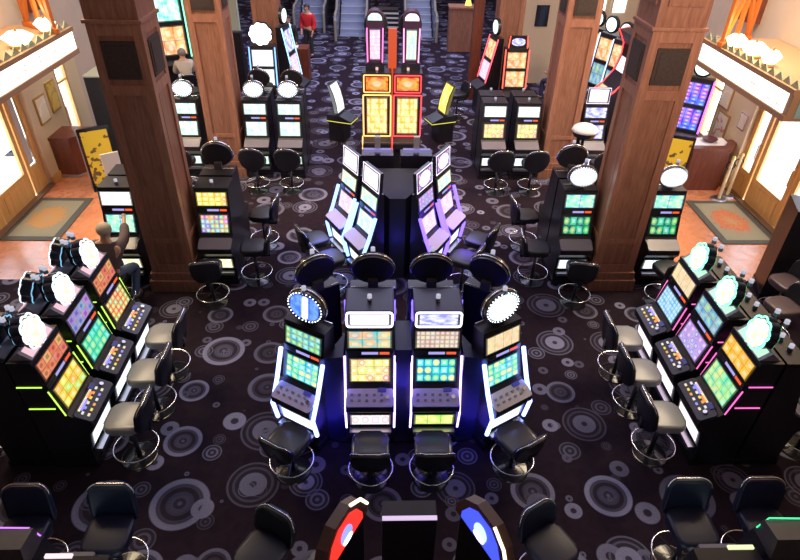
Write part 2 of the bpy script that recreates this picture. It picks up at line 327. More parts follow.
PROF_D = dict(front=.13, lip=(0, .76))
def machine(label, x, y, rz, w=.56, depth=.78, main='aqua', upper='slate', belly='belly', topper=None, side=None, side_lines=None,
            box_sign=None, candle=1, buttons=0, deckmat=None, group=None, name='slot_machine', zs=1.0, edge_trim=None, lit_cab=None):
    """local: x across, front (player side) towards -y, deck lip at y = 0; z up. (x,y) is the middle of the lip on the floor."""
    t = thing(name, label, 'slot machine', (x, y, 0), rz, group)
    hw = w / 2
    prof = [(.13, 0), (.13, .30), (.10, .56), (.0, .68), (.0, .76), (.20, .86), (.24, .90), (.33, 1.27), (.335, 1.36), (.38, 1.64), (.38, 1.68), (depth, 1.68), (depth, 0)]
    obj('cabinet', prism(nb(), prof, -hw, hw), lit_cab or BLACK, t)
    # plinth kick
    obj('kick_plate', box(nb(), -hw - .01, hw + .01, .11, depth + .01, 0, .10), BLACKG, t)
    # button deck
    M, L_ = incline((.0, .762), (.20, .862), .004)
    d = obj('button_deck', slab(nb(), rrect(w * .98, L_ * .98, .03), .03, M @ Matrix.Translation((0, -.018, 0)), bev=.008), deckmat or mat('deck_grey', (.17, .16, .20), .3), t)
    if buttons:
        for i in range(buttons):
            row, k = divmod(i, (buttons + 1) // 2)
            bx = -hw * .75 + k * (w * .62 / ((buttons + 1) // 2 - 1)); bz = L_ * (.28 + .3 * row)
            cols = [(1, .9, .6), (1, .45, .1), (.35, .35, 1), (1, .8, .1), (.9, .9, .9)]
            c = cols[(i * 3 + row) % 5] if deckmat is DECKDARK else (.25, .22, .3)
            mm = glow('button_%d' % (cols.index(c)), c, .9) if deckmat is DECKDARK else mat('button_dull', c, .4)
            obj('button', slab(nb(), rrect(.034, .026, .006), .02, M @ Matrix.Translation((bx, -.03, bz))), mm, d)
        if deckmat is DECKDARK:
            obj('lit_strip', slab(nb(), rect(w * .62, .022), .012, M @ Matrix.Translation((-.03, -.026, L_ * .80))), glow('strip_yellow', (1, .85, .45), 1.3), d)
            obj('lit_panel', slab(nb(), rect(w * .26, .04), .012, M @ Matrix.Translation((-w * .2, -.026, L_ * .90 - .045))), glow('strip_violet', (.35, .3, 1), 1.0), d)
            obj('lit_panel', slab(nb(), rect(w * .16, .04), .012, M @ Matrix.Translation((w * .06, -.026, L_ * .90 - .045))), glow('strip_red', (1, .25, .08), 1.1), d)
        obj('service_knob', cyl(nb(), M @ Vector((hw * .72, -.01, L_ * .5)), M @ Vector((hw * .72, -.045, L_ * .5)), .028, .024), CHROME, d)
        obj('bill_slot', slab(nb(), rrect(.10, .05, .01), .03, M @ Matrix.Translation((hw * .5, -.03, L_ * .78))), mat('slot_blue', (.1, .1, .5), .3), d)
    def panel(nm, p0, p1, key, k=.90, lift=.012, frame=True, th=.02):
        M, L_ = incline(p0, p1, lift)
        fr = obj(nm, slab(nb(), rrect(w * .96, L_ * .98, .02, L_ * .01), th, M, bev=.004), BEZEL, t)
        obj(nm.replace('_screen', '').replace('_panel', '') + '_display', slab(nb(), rect(w * k, L_ * .84, L_ * .08), .004, M @ Matrix.Translation((0, -.004, 0))), sc(key), fr)
        return fr
    panel('main_screen', (.243, .91), (.33, 1.265), main, .84)
    panel('upper_screen', (.336, 1.365), (.378, 1.635), upper, .9)
    # info strip between the screens
    M, L_ = incline((.332, 1.275), (.336, 1.355), .014)
    st = obj('info_strip', slab(nb(), rect(w * .96, L_), .02, M), BEZEL, t)
    obj('player_display', slab(nb(), rect(w * .34, L_ * .42, L_ * .3), .004, M @ Matrix.Translation((0, -.004, 0))), glow('lavender_led', (.5, .45, 1), .9), st)
    obj('credit_display', slab(nb(), rect(w * .2, L_ * .42, L_ * .3), .004, M @ Matrix.Translation((w * .3, -.004, 0))), glow('red_led', (1, .12, .03), 1.1), st)
    # belly
    panel('belly_panel', (.13, .32), (.103, .55), belly, .86)
    obj('tray', box(nb(), -hw * .9, hw * .9, .03, .12, .24, .29), SATIN, t)
    if side:
        colr, stg, thick = side
        gm = glow('side_light_%s' % str(colr), colr, stg)
        for s in (-1, 1):
            b = nb(); tube(b, [(s * (hw + thick * .6), .085, .32), (s * (hw + thick * .6), .03, .62), (s * (hw + thick * .6), .16, .92), (s * (hw + thick * .6), .29, 1.30)], thick)
            obj('side_light', b, gm, t, True)
    if side_lines:
        gm = glow('side_line_%s' % str(side_lines), side_lines, 1.6)
        for s in (-1, 1):
            for z, y0, y1 in ((1.33, .37, .37 + depth * .42), (1.0, .33, .33 + depth * .45)):
                b = nb(); box(b, min(s * hw, s * (hw + .008)), max(s * hw, s * (hw + .008)), y0, y1, z, z + .012); obj('side_line', b, gm, t)
            b = nb(); tube(b, [(s * (hw + .004), .25, .90), (s * (hw + .004), .325, 1.27)], .008); obj('edge_light', b, gm, t)
    if edge_trim: 
        b = nb()
        for s in (-1, 1): tube(b, [(s * hw, depth * .55, 1.69), (s * hw, depth * .97, 1.69)], .008)
        obj('edge_light', b, edge_trim, t)
    ztop = 1.68
    if box_sign:   # boxed top sign with a glowing rim
        key, rim = box_sign
        body = obj('sign_box', box(nb(), -hw * .98, hw * .98, .36, depth - .02, 1.68, 1.90, bev=.02), mat('sign_box_navy', (.02, .02, .06), .3), t)
        fr = nb(); o = rrect(w * .9, .20, .03, 0); tube(fr, [(x_, .345, 1.69 + z_) for x_, z_ in o], .011, closed=True)
        obj('glowing_rim', fr, rim, body)
        obj('sign_face', slab(nb(), rrect(w * .82, .155, .02, 1.713), .01, Matrix.Translation((0, .348, 0))), sc(key), body)
        ztop = 1.90
        if edge_trim:
            b = nb()
            for s in (-1, 1): tube(b, [(s * (hw + .006), depth * .75, 1.58), (s * (hw + .006), depth * .75, 1.86)], .008)
            obj('edge_light', b, edge_trim, t)
    if topper: add_topper(t, topper, w, depth, ztop)
    n = candle
    for i in range(n):
        cxp = 0 if n == 1 else (-.09 if i == 0 else .09)
        yb = .62 if topper and topper[0] in ('flower',) else (.5 if not box_sign else .55)
        zb = ztop if not (topper and topper[0] in ('oval', 'round')) else ztop
        if topper and topper[0] == 'oval': cy, cz = .44, ztop + .43; 
        elif topper and topper[0] == 'flower': cy, cz = .62, ztop + .34
        else: cy, cz = yb, zb
        c = obj('candle_light', cyl(nb(), (cxp, cy, cz), (cxp, cy, cz + .045), .028), SATIN, t)
        obj('lens', cyl(nb(), (cxp, cy, cz + .045), (cxp, cy, cz + .085), .026), glow('candle_white', (.8, .8, 1), .6), c)
    return t

def add_topper(t, spec, w, depth, z0):
    kind = spec[0]
    if kind == 'oval':       # elliptical lit sign on a hinge; spec: face key
        wd, ht = spec[2] if len(spec) > 2 else (.50, .38)
        M = Matrix.Translation((0, .40, z0 + .05)) @ Matrix.Rotation(R(-8), 4, 'X')
        b = obj('topper', slab(nb(), ell(wd, ht), .10, M, bev=.012), mat('topper_shell', (.02, .02, .025), .3), t, False)
        obj('topper_face', slab(nb(), ell(wd * .82, ht * .80, ht * .10), .01, M @ Matrix.Translation((0, -.008, 0))), sc(spec[1]), b)
        if spec[1] == 'topface':
            obj('lit_figure', slab(nb(), rrect(.075, ht * .74, .03, ht * .13), .01, M @ Matrix.Translation((.01, -.016, 0))), glow('lit_figure_white', (1, 1, .75), 1.8), b)
        rim = nb(); tube(rim, [M @ Vector((x, .05, z)) for x, z in ell(wd + .015, ht + .015, -.0075)], .011, closed=True); obj('chrome_rim', rim, CHROME, b, True)
        bl = nb()
        for x, z in ell(wd * .9, ht * .89, ht * .055, n=30): bmesh.ops.create_icosphere(bl, subdivisions=1, radius=.009, matrix=M @ Matrix.Translation((x, -.006, z)))
        tagp(obj('bulb_ring', bl, glow('bulb_white', (.85, .92, 1), 3.5), b))
        hg = nb(); box(hg, -.06, .06, .46, .58, z0, z0 + .12); obj('hinge_bracket', hg, DGREY, t)
        hb = nb(); cyl(hb, (-w * .47, .56, z0 + .02), (w * .47, .56, z0 + .02), .009); obj('hinge_bar', hb, CHROME, t)
    elif kind == 'flower':   # scalloped bulb-edged sign
        M = Matrix.Translation((0, .39, z0 - .02)) @ Matrix.Rotation(R(-12), 4, 'X')
        o = flower(.18, 9, .12, 0, 90, 1.15)
        b = obj('topper', slab(nb(), o, .12, M, bev=.01), mat('topper_shell_blue', (.01, .015, .04), .3), t)
        obj('topper_face', slab(nb(), flower(.15, 9, .12, .03, 90, 1.15), .01, M @ Matrix.Translation((0, -.008, 0))), sc('flowerface'), b)
        rm = nb(); tube(rm, [M @ Vector((x, 0, z)) for x, z in flower(.172, 9, .12, .008, 90, 1.15)], .012, closed=True, n=6); obj('glowing_rim', rm, glow('rim_' + spec[1], dict(green=(.25, 1, .65), white=(.75, .88, 1))[spec[1]], 2.2), b)
        bk = nb(); tube(bk, [M @ Vector((x, .125, z)) for x, z in flower(.166, 9, .12, .015, 90, 1.15)], .006, closed=True, n=6); obj('rear_glow_edge', bk, glow('rear_edge_' + spec[1], (.1, .9, .3) if spec[1] == 'green' else (.3, .7, 1), 1.0), b)
        sw = nb(); prism(sw, [(.38, z0), (.50, z0), (.62, z0 - .0), (.50, z0 + .10)], -w * .42, w * .42); sp_ = obj('sloped_hood', sw, mat('hood_grey', (.25, .24, .3), .35), t)
        M2, L2 = incline((.375, z0 + .0), (.49, z0 + .105), .006)
        obj('hood_light', slab(nb(), rect(w * .72, L2 * .8, L2 * .1), .006, M2), glow('hood_' + spec[2], dict(pink=(.95, .6, .68), mint=(.6, .95, .75))[spec[2]], 1.0), sp_)
        hb = nb(); cyl(hb, (0, .6, z0), (0, .6, z0 + .34), .03); obj('topper_post', hb, BLACKG, t)
    elif kind == 'panel':
        M = Matrix.Translation((0, .38, z0 + .01)) @ Matrix.Rotation(R(-4), 4, 'X')
        b = obj('topper', slab(nb(), rrect(w * .92, .34, .01), .06, M), BEZEL, t)
        obj('topper_face', slab(nb(), rect(w * .8, .29, .025), .008, M @ Matrix.Translation((0, -.006, 0))), sc(spec[1]), b)
        if spec[1] == 'bluewhite' or len(spec) > 2:
            obj('round_emblem', slab(nb(), ell(w * .62, .24, .05), .008, M @ Matrix.Translation((0, -.014, 0))), glow('emblem_white', (.97, .95, 1), 1.8), b)
        r_ = nb(); tube(r_, [M @ Vector((x, -.004, z)) for x, z in rect(w * .9, .33, .005)], .008, closed=True, n=6); obj('glowing_rim', r_, glow('rim_lilac', (.85, .8, 1), 1.8), b)
    elif kind == 'backoval':
        pass

DECKDARK = mat('deck_dark', (.05, .045, .06), .25)
DECKVIO = mat('deck_lavender_lit', (.55, .50, .80), .3)  # grey deck, lavender LED light put into its colour
DECKTAN = mat('deck_tan_grey', (.58, .54, .55), .35)

# ---------------------------------------------------------------- stool builder
def stool(label, x, y, rz, seatm=None, backm=None, group=None, back=(.44, .40), name='casino_stool', sh=0, rnd=.12):
    """faces +y locally (towards its machine); back at -y"""
    t = thing(name, label, 'stool', (x, y, 0), rz, group)
    seatm = seatm or VINYL; backm = backm or VINYL
    b = nb(); cyl(b, (0, 0, 0), (0, 0, .015), .22, .21, 28); cyl(b, (0, 0, .015), (0, 0, .035), .20, .06, 28); obj('base_plate', b, BLACKG, t)
    obj('pole', cyl(nb(), (0, 0, .03), (0, 0, .52 - sh), .03, .026), mat('pole_dark', (.05, .05, .06), .3, .6), t, True)
    r_ = nb(); tube(r_, arc(.255, 0, 360, .20, 48)[:-1], .0085, closed=True); obj('foot_ring', r_, CHROME, t, True)
    s = nb()
    for a in (60, 180, 300): cyl(s, (0, 0, .20), (.255 * math.cos(R(a)), .255 * math.sin(R(a)), .20), .006, n=6)
    obj('ring_spokes', s, mat('pole_dark', (.05, .05, .06), .3, .6), t)
    # cushion
    cu = nb(); o = rrect(.42, .42, .10, -.21, 6); slab(cu, o, .10, Matrix.Rotation(R(90), 4, 'X') , bev=.035)
    bmesh.ops.translate(cu, vec=(0, 0.0, .62 - sh), verts=cu.verts[:])
    se = obj('seat', cu, seatm, t, True)
    bw, bh = back
    bk = nb(); slab(bk, rrect(bw, bh, rnd, 0, 8), .065, bev=.022)
    for v in bk.verts: v.co.y += -(v.co.x / (bw / 2)) ** 2 * -.05
    M = Matrix.Translation((0, -.27, .58 - sh)) @ Matrix.Rotation(R(10), 4, 'X')
    bmesh.ops.transform(bk, matrix=M, verts=bk.verts[:])
    be = obj('backrest', bk, backm, t, True)
    tr = nb(); o = rrect(bw + .012, bh + .012, rnd, -.006, 8)
    k = [p for p in o if p[1] > bh * .45]; k.sort(key=lambda p: math.atan2(p[1] - bh * .45, p[0]))
    tube(tr, [M @ Vector((p[0], .032 + (p[0] / (bw / 2)) ** 2 * .05, p[1])) for p in k], .006); obj('chrome_trim', tr, CHROME, be, True)
    br = nb(); box(br, -.03, .03, -.25, -.02, .50 - sh, .525 - sh); box(br, -.03, .03, -.262, -.238, .50 - sh, .66 - sh); obj('back_bracket', br, BLACKG, t)
    return t

# ================================================================ SETTING
def struct(name, bm, m, label=None):
    o = obj(name, bm, m); tagp(o, label, None, None, 'structure'); return o
CARPET = carpet_material()
b = nb()
for x0, x1, y0, y1 in ((-7.2, 7.85, -3, 8.36), (-4.75, 5.15, 8.36, 13.4), (-9, 9, 13.4, 34)): b.faces.new([b.verts.new(p) for p in ((x0, y0, 0), (x1, y0, 0), (x1, y1, 0), (x0, y1, 0))])
struct('floor', b, CARPET, 'dark carpet patterned with pale circles')
b = nb(); box(b, -7.2, -4.75, 8.36, 13.4, -.05, 0); struct('floor', b, tile_material(), 'orange terracotta tiles by the left doors')
b = nb(); box(b, 5.15, 7.85, 8.36, 13.4, -.05, 0); struct('floor', b, bpy.data.materials['terracotta_tile'], 'orange terracotta tiles by the right doors')
struct('ceiling', box(nb(), -9.2, 9.2, -3, 34, 9.2, 9.3), mat('ceiling_dark', (.25, .22, .2), .8), 'ceiling')
struct('wall_front', box(nb(), -9.2, 9.2, -3.2, -3, 0, 9.3), WALLP, 'wall behind the viewpoint')
struct('wall_back', box(nb(), -9.2, 9.2, 34, 34.2, 0, 9.3), WALLP, 'far end wall')

def side_wall(sx, xw, name):
    """wall plane x=xw with door openings; sx = outward sign. Opening y 9.6..11.9 (double door), window 12.6..13.1"""
    x0, x1 = sorted((xw, xw + sx * .2)); b = nb()
    box(b, x0, x1, -3, 8.3, 0, 9.3); box(b, x0, x1, 8.3, 19.5, 2.85, 9.3)
    box(b, x0, x1, 11.95, 13.35, 0, 2.85); box(b, x0, x1, 13.85, 19.5, 0, 2.85); box(b, x0, x1, 13.35, 13.85, 0, .6)
    o = struct(name, b, WALLP)
    return o
side_wall(-1, -7.2, 'wall_left'); side_wall(1, 7.85, 'wall_right')
struct('wall_left', box(nb(), -9.2, -9, 19.7, 34, 0, 9.3), WALLP); struct('wall_right', box(nb(), 9, 9.2, 19.7, 34, 0, 9.3), WALLP)

def glass_mat():
    m = bpy.data.materials.new('door_glass'); m.use_nodes = True; nt = m.node_tree; nt.nodes.clear()
    o = nt.nodes.new('ShaderNodeOutputMaterial'); mx = nt.nodes.new('ShaderNodeMixShader'); tr = nt.nodes.new('ShaderNodeBsdfTransparent'); gl = nt.nodes.new('ShaderNodeBsdfGlossy')
    gl.inputs['Roughness'].default_value = .02; mx.inputs[0].default_value = .08
    nt.links.new(tr.outputs[0], mx.inputs[1]); nt.links.new(gl.outputs[0], mx.inputs[2]); nt.links.new(mx.outputs[0], o.inputs[0]); return m
GLASS = glass_mat()
def door_leaf(name, x, y0, y1, s, zg=.58, ztop=2.55, blind=False, label=None):
    """glazed wooden leaf standing in the wall plane x"""
    x0, x1 = x - .03, x + .03; fr = nb(); st = .12
    box(fr, x0, x1, y0, y0 + st, 0.02, 2.7); box(fr, x0, x1, y1 - st, y1, 0.02, 2.7); box(fr, x0, x1, y0 + st, y1 - st, .02, zg); box(fr, x0, x1, y0 + st, y1 - st, ztop, 2.7)
    box(fr, x0 - .012, x1 + .012, y0 + st + .08, y1 - st - .08, .14, zg - .10)
    o = obj(name, fr, WOODY); tagp(o, label, None, None, 'structure')
    obj('glass_pane', box(nb(), x - .006, x + .006, y0 + st, y1 - st, zg, ztop), GLASS, o)
    if blind: obj('blind', box(nb(), x + s * .05, x + s * .06, y0 + st, y1 - st, zg, ztop), mat('blind_grey', (.55, .57, .62), .8), o)
    else:
        hb = nb(); xx = x - s * .09; tube(hb, [(x - s * .03, y0 + .06, .9), (xx, y0 + .06, .93), (xx, y0 + .06, 1.25), (x - s * .03, y0 + .06, 1.28)], .012); obj('door_handle', hb, mat('brass', (.7, .5, .2), .3, 1), o)
    return o
for s, xw, n in ((-1, -7.2, 1), (1, 7.85, 3)):
    x = xw + s * .10
    door_leaf('door_%d' % n, x, 10.15, 11.35, s, label='glazed wooden door leaf, daylight behind')
    door_leaf('door_%d' % (n + 1), x, 8.93, 10.13, s, label='second glazed wooden door leaf')
    door_leaf('window_%d' % (1 if s < 0 else 3), x, 11.40, 11.94, s, zg=.58, blind=(s < 0), label='glazed side panel beside the door')
    b = nb(); box(b, xw + min(0, s * .2), xw + max(0, s * .2), 8.3, 8.9, 0, 2.85); box(b, xw + min(0, s * .2), xw + max(0, s * .2), 8.9, 11.95, 2.71, 2.85)
    struct('trim_%d' % n, b, WOODY)
    b = nb(); xa, xb = sorted((xw - s * .06, xw + s * .02)); box(b, xa, xb, 8.3, 8.9, 0, .16); box(b, xa, xb, 11.95, 14.4, 0, .16); struct('baseboard_left' if s < 0 else 'baseboard_right', b, WOODY)
    struct('trim_%d' % (n + 1), box(nb(), xw - .07, xw + .07, 8.9, 11.95, -.01, .03), mat('threshold', (.25, .17, .10), .4, .4))
    # wood facing of the wall beside the door
    b = nb(); xa, xb = sorted((xw - s * .03, xw + s * .0)); box(b, xa, xb, 11.95, 13.33, .16, 2.72); box(b, xa, xb, 13.87, 14.4, .16, 2.72); struct('trim_%d' % (n + 4), b, CREAM)
    # narrow bright window
    o = obj('window_%d' % (2 if s < 0 else 4), (lambda b: (box(b, xw - .03, xw + .03, 13.35, 13.39, .6, 2.85), box(b, xw - .03, xw + .03, 13.81, 13.85, .6, 2.85), box(b, xw - .03, xw + .03, 13.39, 13.81, 1.72, 1.76), b)[-1])(nb()), WOODY); tagp(o, 'narrow bright window', None, None, 'structure')
    obj('glass_pane', box(nb(), xw - .005, xw + .005, 13.39, 13.81, .6, 2.85), GLASS, o)
    # pilaster on the upper wall
    xa, xb = sorted((xw, xw - s * .22)); struct('trim_%d' % (n + 6), box(nb(), xa, xb, 12.9, 13.4, 3.3, 9.2), WOODD, 'dark pilaster above the awning')
    struct('trim_%d' % (n + 8), box(nb(), xa, xb, 8.2, 12.9, 5.0, 5.2), mat('beige_moulding', (.6, .45, .33), .6))

# daylit ground outside the doors
for s in (-1, 1):
    struct('ground', box(nb(), *sorted((s * 8.3, s * 22)), 4, 18, -.1, -.02), mat('pale_pavement', (.75, .74, .72), .8), 'bright pavement outside')

# columns
def column(x, y, n, plaque=True):
    t = thing('column', n, 'column', (x, y, 0)); h = .325
    b = nb(); box(b, -.41, .41, -.41, .41, 0, .22, bev=.01); box(b, -.38, .38, -.38, .38, .22, .36, bev=.012); obj('plinth', b, WOODC, t)
    b = nb(); box(b, -h, h, -h, h, .36, 4.2); obj('shaft', b, WOODC, t)
    st = nb(); pa = nb()
    for a in range(4):
        Rm = Matrix.Rotation(R(90 * a), 4, 'Z'); k = nb()
        hx = h + .02 if a % 2 == 0 else h
        for x0, x1, z0, z1 in ((-hx, -h + .10, .36, 4.2), (h - .10, hx, .36, 4.2), (-h + .10, h - .10, .36, .50), (-h + .10, h - .10, .92, 1.0), (-h + .10, h - .10, 3.28, 3.42), (-h + .10, h - .10, 4.05, 4.2)):
            box(k, x0, x1, -h - .02, -h + .001, z0, z1)
        for x0 in (-h + .10, h - .112): box(k, x0, x0 + .012, -h - .026, -h + .001, 1.0, 3.28)
        bmesh.ops.transform(k, matrix=Rm, verts=k.verts[:]); me = bpy.data.meshes.new('tmp'); k.to_mesh(me); k.free(); st.from_mesh(me); bpy.data.meshes.remove(me)
    obj('panel_frame', st, WOODL, t)
    for a in range(4):
        k = nb(); box(k, -.22, .22, -h - .035, -h + .0, 3.50, 3.98); box(k, -.17, .17, -h - .045, -h - .03, 3.55, 3.93)
        bmesh.ops.transform(k, matrix=Matrix.Rotation(R(90 * a), 4, 'Z'), verts=k.verts[:]); obj('carved_plaque', k, PLAQUE, t)
    b = nb(); box(b, -.375, .375, -.375, .375, 4.2, 4.245, bev=.008); obj('cornice', b, WOODL, t)
    b = nb(); box(b, -.34, .34, -.34, .34, 4.245, 9.19); 
    for a in (-1, 1): box(b, -.24, .24, a * .35 - .012, a * .35 + .012, 4.5, 9.0); box(b, a * .35 - .012, a * .35 + .012, -.24, .24, 4.5, 9.0)
    obj('upper_shaft', b, WOODC, t); return t
column(-3.41, 8.41, 'nearest big wooden column on the left, among slot machines, dark plaque near its top')
column(3.90, 8.45, 'nearest big wooden column on the right, carved dark plaque near its top')
column(-3.45, 12.75, 'second wooden column on the left, behind the machine with the golden sign')
column(4.0, 12.8, 'second wooden column on the right, between the white-lit machines')
column(-3.18, 17.7, 'farthest wooden column on the left, behind the dazzling white machine')
column(3.58, 17.7, 'farthest wooden column on the right, behind the red-rimmed machine')

# door mats
def matmat(x, y, w, l, label, pal):
    t = thing('door_mat', label, 'door mat', (x, y, .004))
    obj('border', box(nb(), -w / 2, w / 2, -l / 2, l / 2, 0, .012), mat('mat_border', (.10, .09, .06), .8), t)
    m = bpy.data.materials.new('mat_' + label[:6]); m.use_nodes = True; nt = m.node_tree; N = nt.nodes; L = nt.links; p = N['Principled BSDF']; p.inputs['Roughness'].default_value = .9
    tc = N.new('ShaderNodeTexCoord'); mp = N.new('ShaderNodeMapping'); mp.inputs['Scale'].default_value = (1.7 / w, 1.9 / l, 1); L.new(tc.outputs['Object'], mp.inputs[0])
    ln = N.new('ShaderNodeVectorMath'); ln.operation = 'LENGTH'; L.new(mp.outputs[0], ln.inputs[0])
    nz = N.new('ShaderNodeTexNoise'); nz.inputs['Scale'].default_value = 11; nz.inputs['Detail'].default_value = 3; nz.inputs['Distortion'].default_value = 1.5; L.new(tc.outputs['Object'], nz.inputs[0])
    ad = N.new('ShaderNodeMath'); ad.operation = 'SUBTRACT'; L.new(nz.outputs[0], ad.inputs[0]); L.new(ln.outputs['Value'], ad.inputs[1])
    cr = N.new('ShaderNodeValToRGB'); e = cr.color_ramp.elements; e[0].position = .0; e[0].color = (.34, .28, .15, 1); e[1].position = .06; e[1].color = (*pal, 1); e.new(.5).color = (.5, .28, .1, 1)
    L.new(ad.outputs[0], cr.inputs[0]); L.new(cr.outputs[0], p.inputs['Base Color'])
    obj('printed_field', box(nb(), -w / 2 + .13, w / 2 - .13, -l / 2 + .13, l / 2 - .13, .010, .016), m, t)
matmat(-6.62, 10.44, 1.12, 1.68, 'tan door mat with dark border and orange print, by the left doors', (.6, .25, .05))
matmat(7.19, 10.44, 1.14, 1.76, 'tan door mat with dark border and red print, by the right doors', (.62, .12, .03))

# awnings with lit signs
WARM = glow('sign_white_lit', (1, .93, .78), 2.6)
def awning(s, xf, xw, y0, y1, label, txt, ty):
    t = thing('awning_sign', label, 'sign', (0, 0, 0)); xa, xb = sorted((xf, xw)); BR = mat('awning_brown', (.34, .20, .11), .5)
    obj('canopy', box(nb(), xa, xb, y0, y1, 2.70, 3.20), BR, t)
    f = nb(); xx = sorted((xf, xf - s * .015)); box(f, xx[0], xx[1], y0 + .12, y1 - .05, 2.80, 3.11); obj('lit_sign_panel', f, WARM, t)
    fr = nb(); xx = sorted((xf, xf - s * .03)); box(fr, xx[0], xx[1], y0, y1, 3.12, 3.20); box(fr, xx[0], xx[1], y0, y1, 2.70, 2.79); obj('sign_frame', fr, BR, t)
    for q, ch in enumerate(txt):
        cu = bpy.data.curves.new('letter', 'FONT'); cu.body = ch; cu.size = .26; cu.extrude = .002; cu.align_x = 'CENTER'; cu.align_y = 'CENTER'
        to = bpy.data.objects.new('letter', cu); COL.objects.link(to); cu.materials.append(glow('faint_letter', (.80, .66, .55), 1.0))
        bpy.context.view_layer.update(); me = bpy.data.meshes.new_from_object(to); bpy.data.objects.remove(to); o_ = bpy.data.objects.new('letter', me); COL.objects.link(o_); o_.parent = t
        o_.location = (xf - s * .02, ty - s * (q - (len(txt) - 1) / 2) * .27, 2.955); o_.rotation_euler = (R(90), 0, R(90) if s < 0 else R(-90))
    # toothed cresting
    n = 14; c = nb()
    for i in range(n):
        ya = y0 + (y1 - y0) * i / n; yb = y0 + (y1 - y0) * (i + 1) / n; xo = xf + s * .03
        vs = [c.verts.new(p) for p in ((xo, ya, 3.2), (xo, yb, 3.2), (xo, (ya + yb) / 2, 3.32))]; ws = [c.verts.new((v_.co.x + s * .02, v_.co.y, v_.co.z)) for v_ in vs]
        c.faces.new(vs); c.faces.new(ws[::-1])
        for a in range(3): c.faces.new((vs[a], vs[(a + 1) % 3], ws[(a + 1) % 3], ws[a]))
    bmesh.ops.recalc_face_normals(c, faces=c.faces[:]); obj('toothed_cresting', c, mat('verdigris', (.28, .33, .22), .6), t)
    if s > 0: obj('end_glass', box(nb(), xf + .12, xw - .15, y0 - .015, y0, 2.76, 3.14), mat('teal_glass', (.25, .42, .42), .1), t)
    return t
awning(-1, -6.0, -7.18, 8.5, 12.3, 'long lit white sign on the brown awning over the left doors', 'LAVACH', 10.7)
awning(1, 6.35, 7.83, 8.9, 12.1, 'long lit white sign on the brown awning over the right doors', 'HILL', 9.6)
# awning lamps and orange lattices
def lamp(x, y, z, label, sz=1):
    t = thing('awning_lamp', label, 'lamp', (x, y, z)); 
    obj('lamp_base', cyl(nb(), (0, 0, 0), (0, 0, .04), .12 * sz), mat('brass', (.7, .5, .2), .3, 1), t)
    b = nb(); cyl(b, (0, 0, .04), (0, 0, .16), .10 * sz, .19 * sz, 20); cyl(b, (0, 0, .16), (0, 0, .24), .19 * sz, .10 * sz, 20); obj('glass_shade', b, glow('lamp_glass', (1, .88, .6), 5.0), t, True)
    obj('finial', cyl(nb(), (0, 0, .24), (0, 0, .30), .03, .008, 10), mat('brass', (.7, .5, .2), .3, 1), t)
    l = bpy.data.lights.new('lamp_bulb', 'POINT'); l.energy = 9; l.color = (1, .78, .48); l.shadow_soft_size = .2
    o = bpy.data.objects.new('lamp_bulb', l); o.location = (0, 0, .42); COL.objects.link(o); o.parent = t
lamp(-6.2, 10.75, 3.21, 'larger glowing lamp on top of the left awning', 1.35); lamp(-6.2, 11.75, 3.21, 'smaller glowing lamp on the left awning, nearer the column')
lamp(6.55, 11.3, 3.21, 'glowing lamp on the right awning, nearest the column'); lamp(6.6, 10.75, 3.21, 'middle glowing lamp of the three on the right awning', 1.2); lamp(6.6, 10.2, 3.21, 'glowing lamp on the right awning, farthest from the column', .9)
def lattice(x, y, z, rz, label):
    t = thing('orange_lattice', label, 'lattice', (x, y, z), rz)
    obj('base_rail', box(nb(), -.55, .55, -.04, .04, 0, .08), ORANGE, t)
    for p, q in (((-.45, .05), (-.45, 1.25)), ((0, .05), (0, 1.25)), ((.45, .05), (.45, 1.25)), ((-.45, .08), (0, 1.2)), ((0, 1.2), (.45, .08))):
        c = nb(); d = Vector((q[0] - p[0], 0, q[1] - p[1])); M = Matrix.Translation((p[0], 0, p[1])) @ Matrix.Rotation(math.atan2(d.x, d.z), 4, 'Y')
        box(c, -.045, .045, -.03, .03, 0, d.length); bmesh.ops.transform(c, matrix=M, verts=c.verts[:]); obj('beam', c, ORANGE, t)
    obj('top_rail', box(nb(), -.55, .55, -.04, .04, 1.2, 1.28), ORANGE, t)
lattice(-6.4, 11.95, 3.21, -35, 'orange wooden lattice standing on the left awning'); lattice(6.75, 11.7, 3.21, 35, 'orange wooden lattice standing on the right awning')

# posters, frames on the entrance walls
def frame(name, x, y, z, w, h, s, fm, pm, label, cat='poster', axis='x'):
    t = thing(name, label, cat, (x, y, z), (90 if s < 0 else -90) if axis == 'x' else 180)
    obj('frame', slab(nb(), rect(w, h), .03, Matrix.Translation((0, -.03, 0))), fm, t); obj('print', slab(nb(), rect(w * .86, h * .88, h * .06), .004, Matrix.Translation((0, -.036, 0))), pm, t)
def printmat(name, a, b_, sc_=6):
    m = bpy.data.materials.new(name); m.use_nodes = True; nt = m.node_tree; p = nt.nodes['Principled BSDF']; p.inputs['Roughness'].default_value = .4
    tc = nt.nodes.new('ShaderNodeTexCoord'); v = nt.nodes.new('ShaderNodeTexNoise'); v.inputs['Scale'].default_value = sc_; v.inputs['Detail'].default_value = 1
    cr = nt.nodes.new('ShaderNodeValToRGB'); e = cr.color_ramp.elements; cr.color_ramp.interpolation = 'CONSTANT'; e[0].color = (*a, 1); e[1].position = .60; e[1].color = (*b_, 1)
    nt.links.new(tc.outputs['Object'], v.inputs['Vector']); nt.links.new(v.outputs['Fac'], cr.inputs[0]); nt.links.new(cr.outputs[0], p.inputs['Base Color']); return m
P_Y = printmat('print_yellow', (.75, .55, .12), (.55, .38, .10)); P_W = printmat('print_cream', (.85, .75, .5), (.9, .85, .7)); P_P = printmat('print_pink', (.85, .78, .6), (.75, .3, .22))
GOLD = mat('gold_frame', (.45, .28, .08), .4)
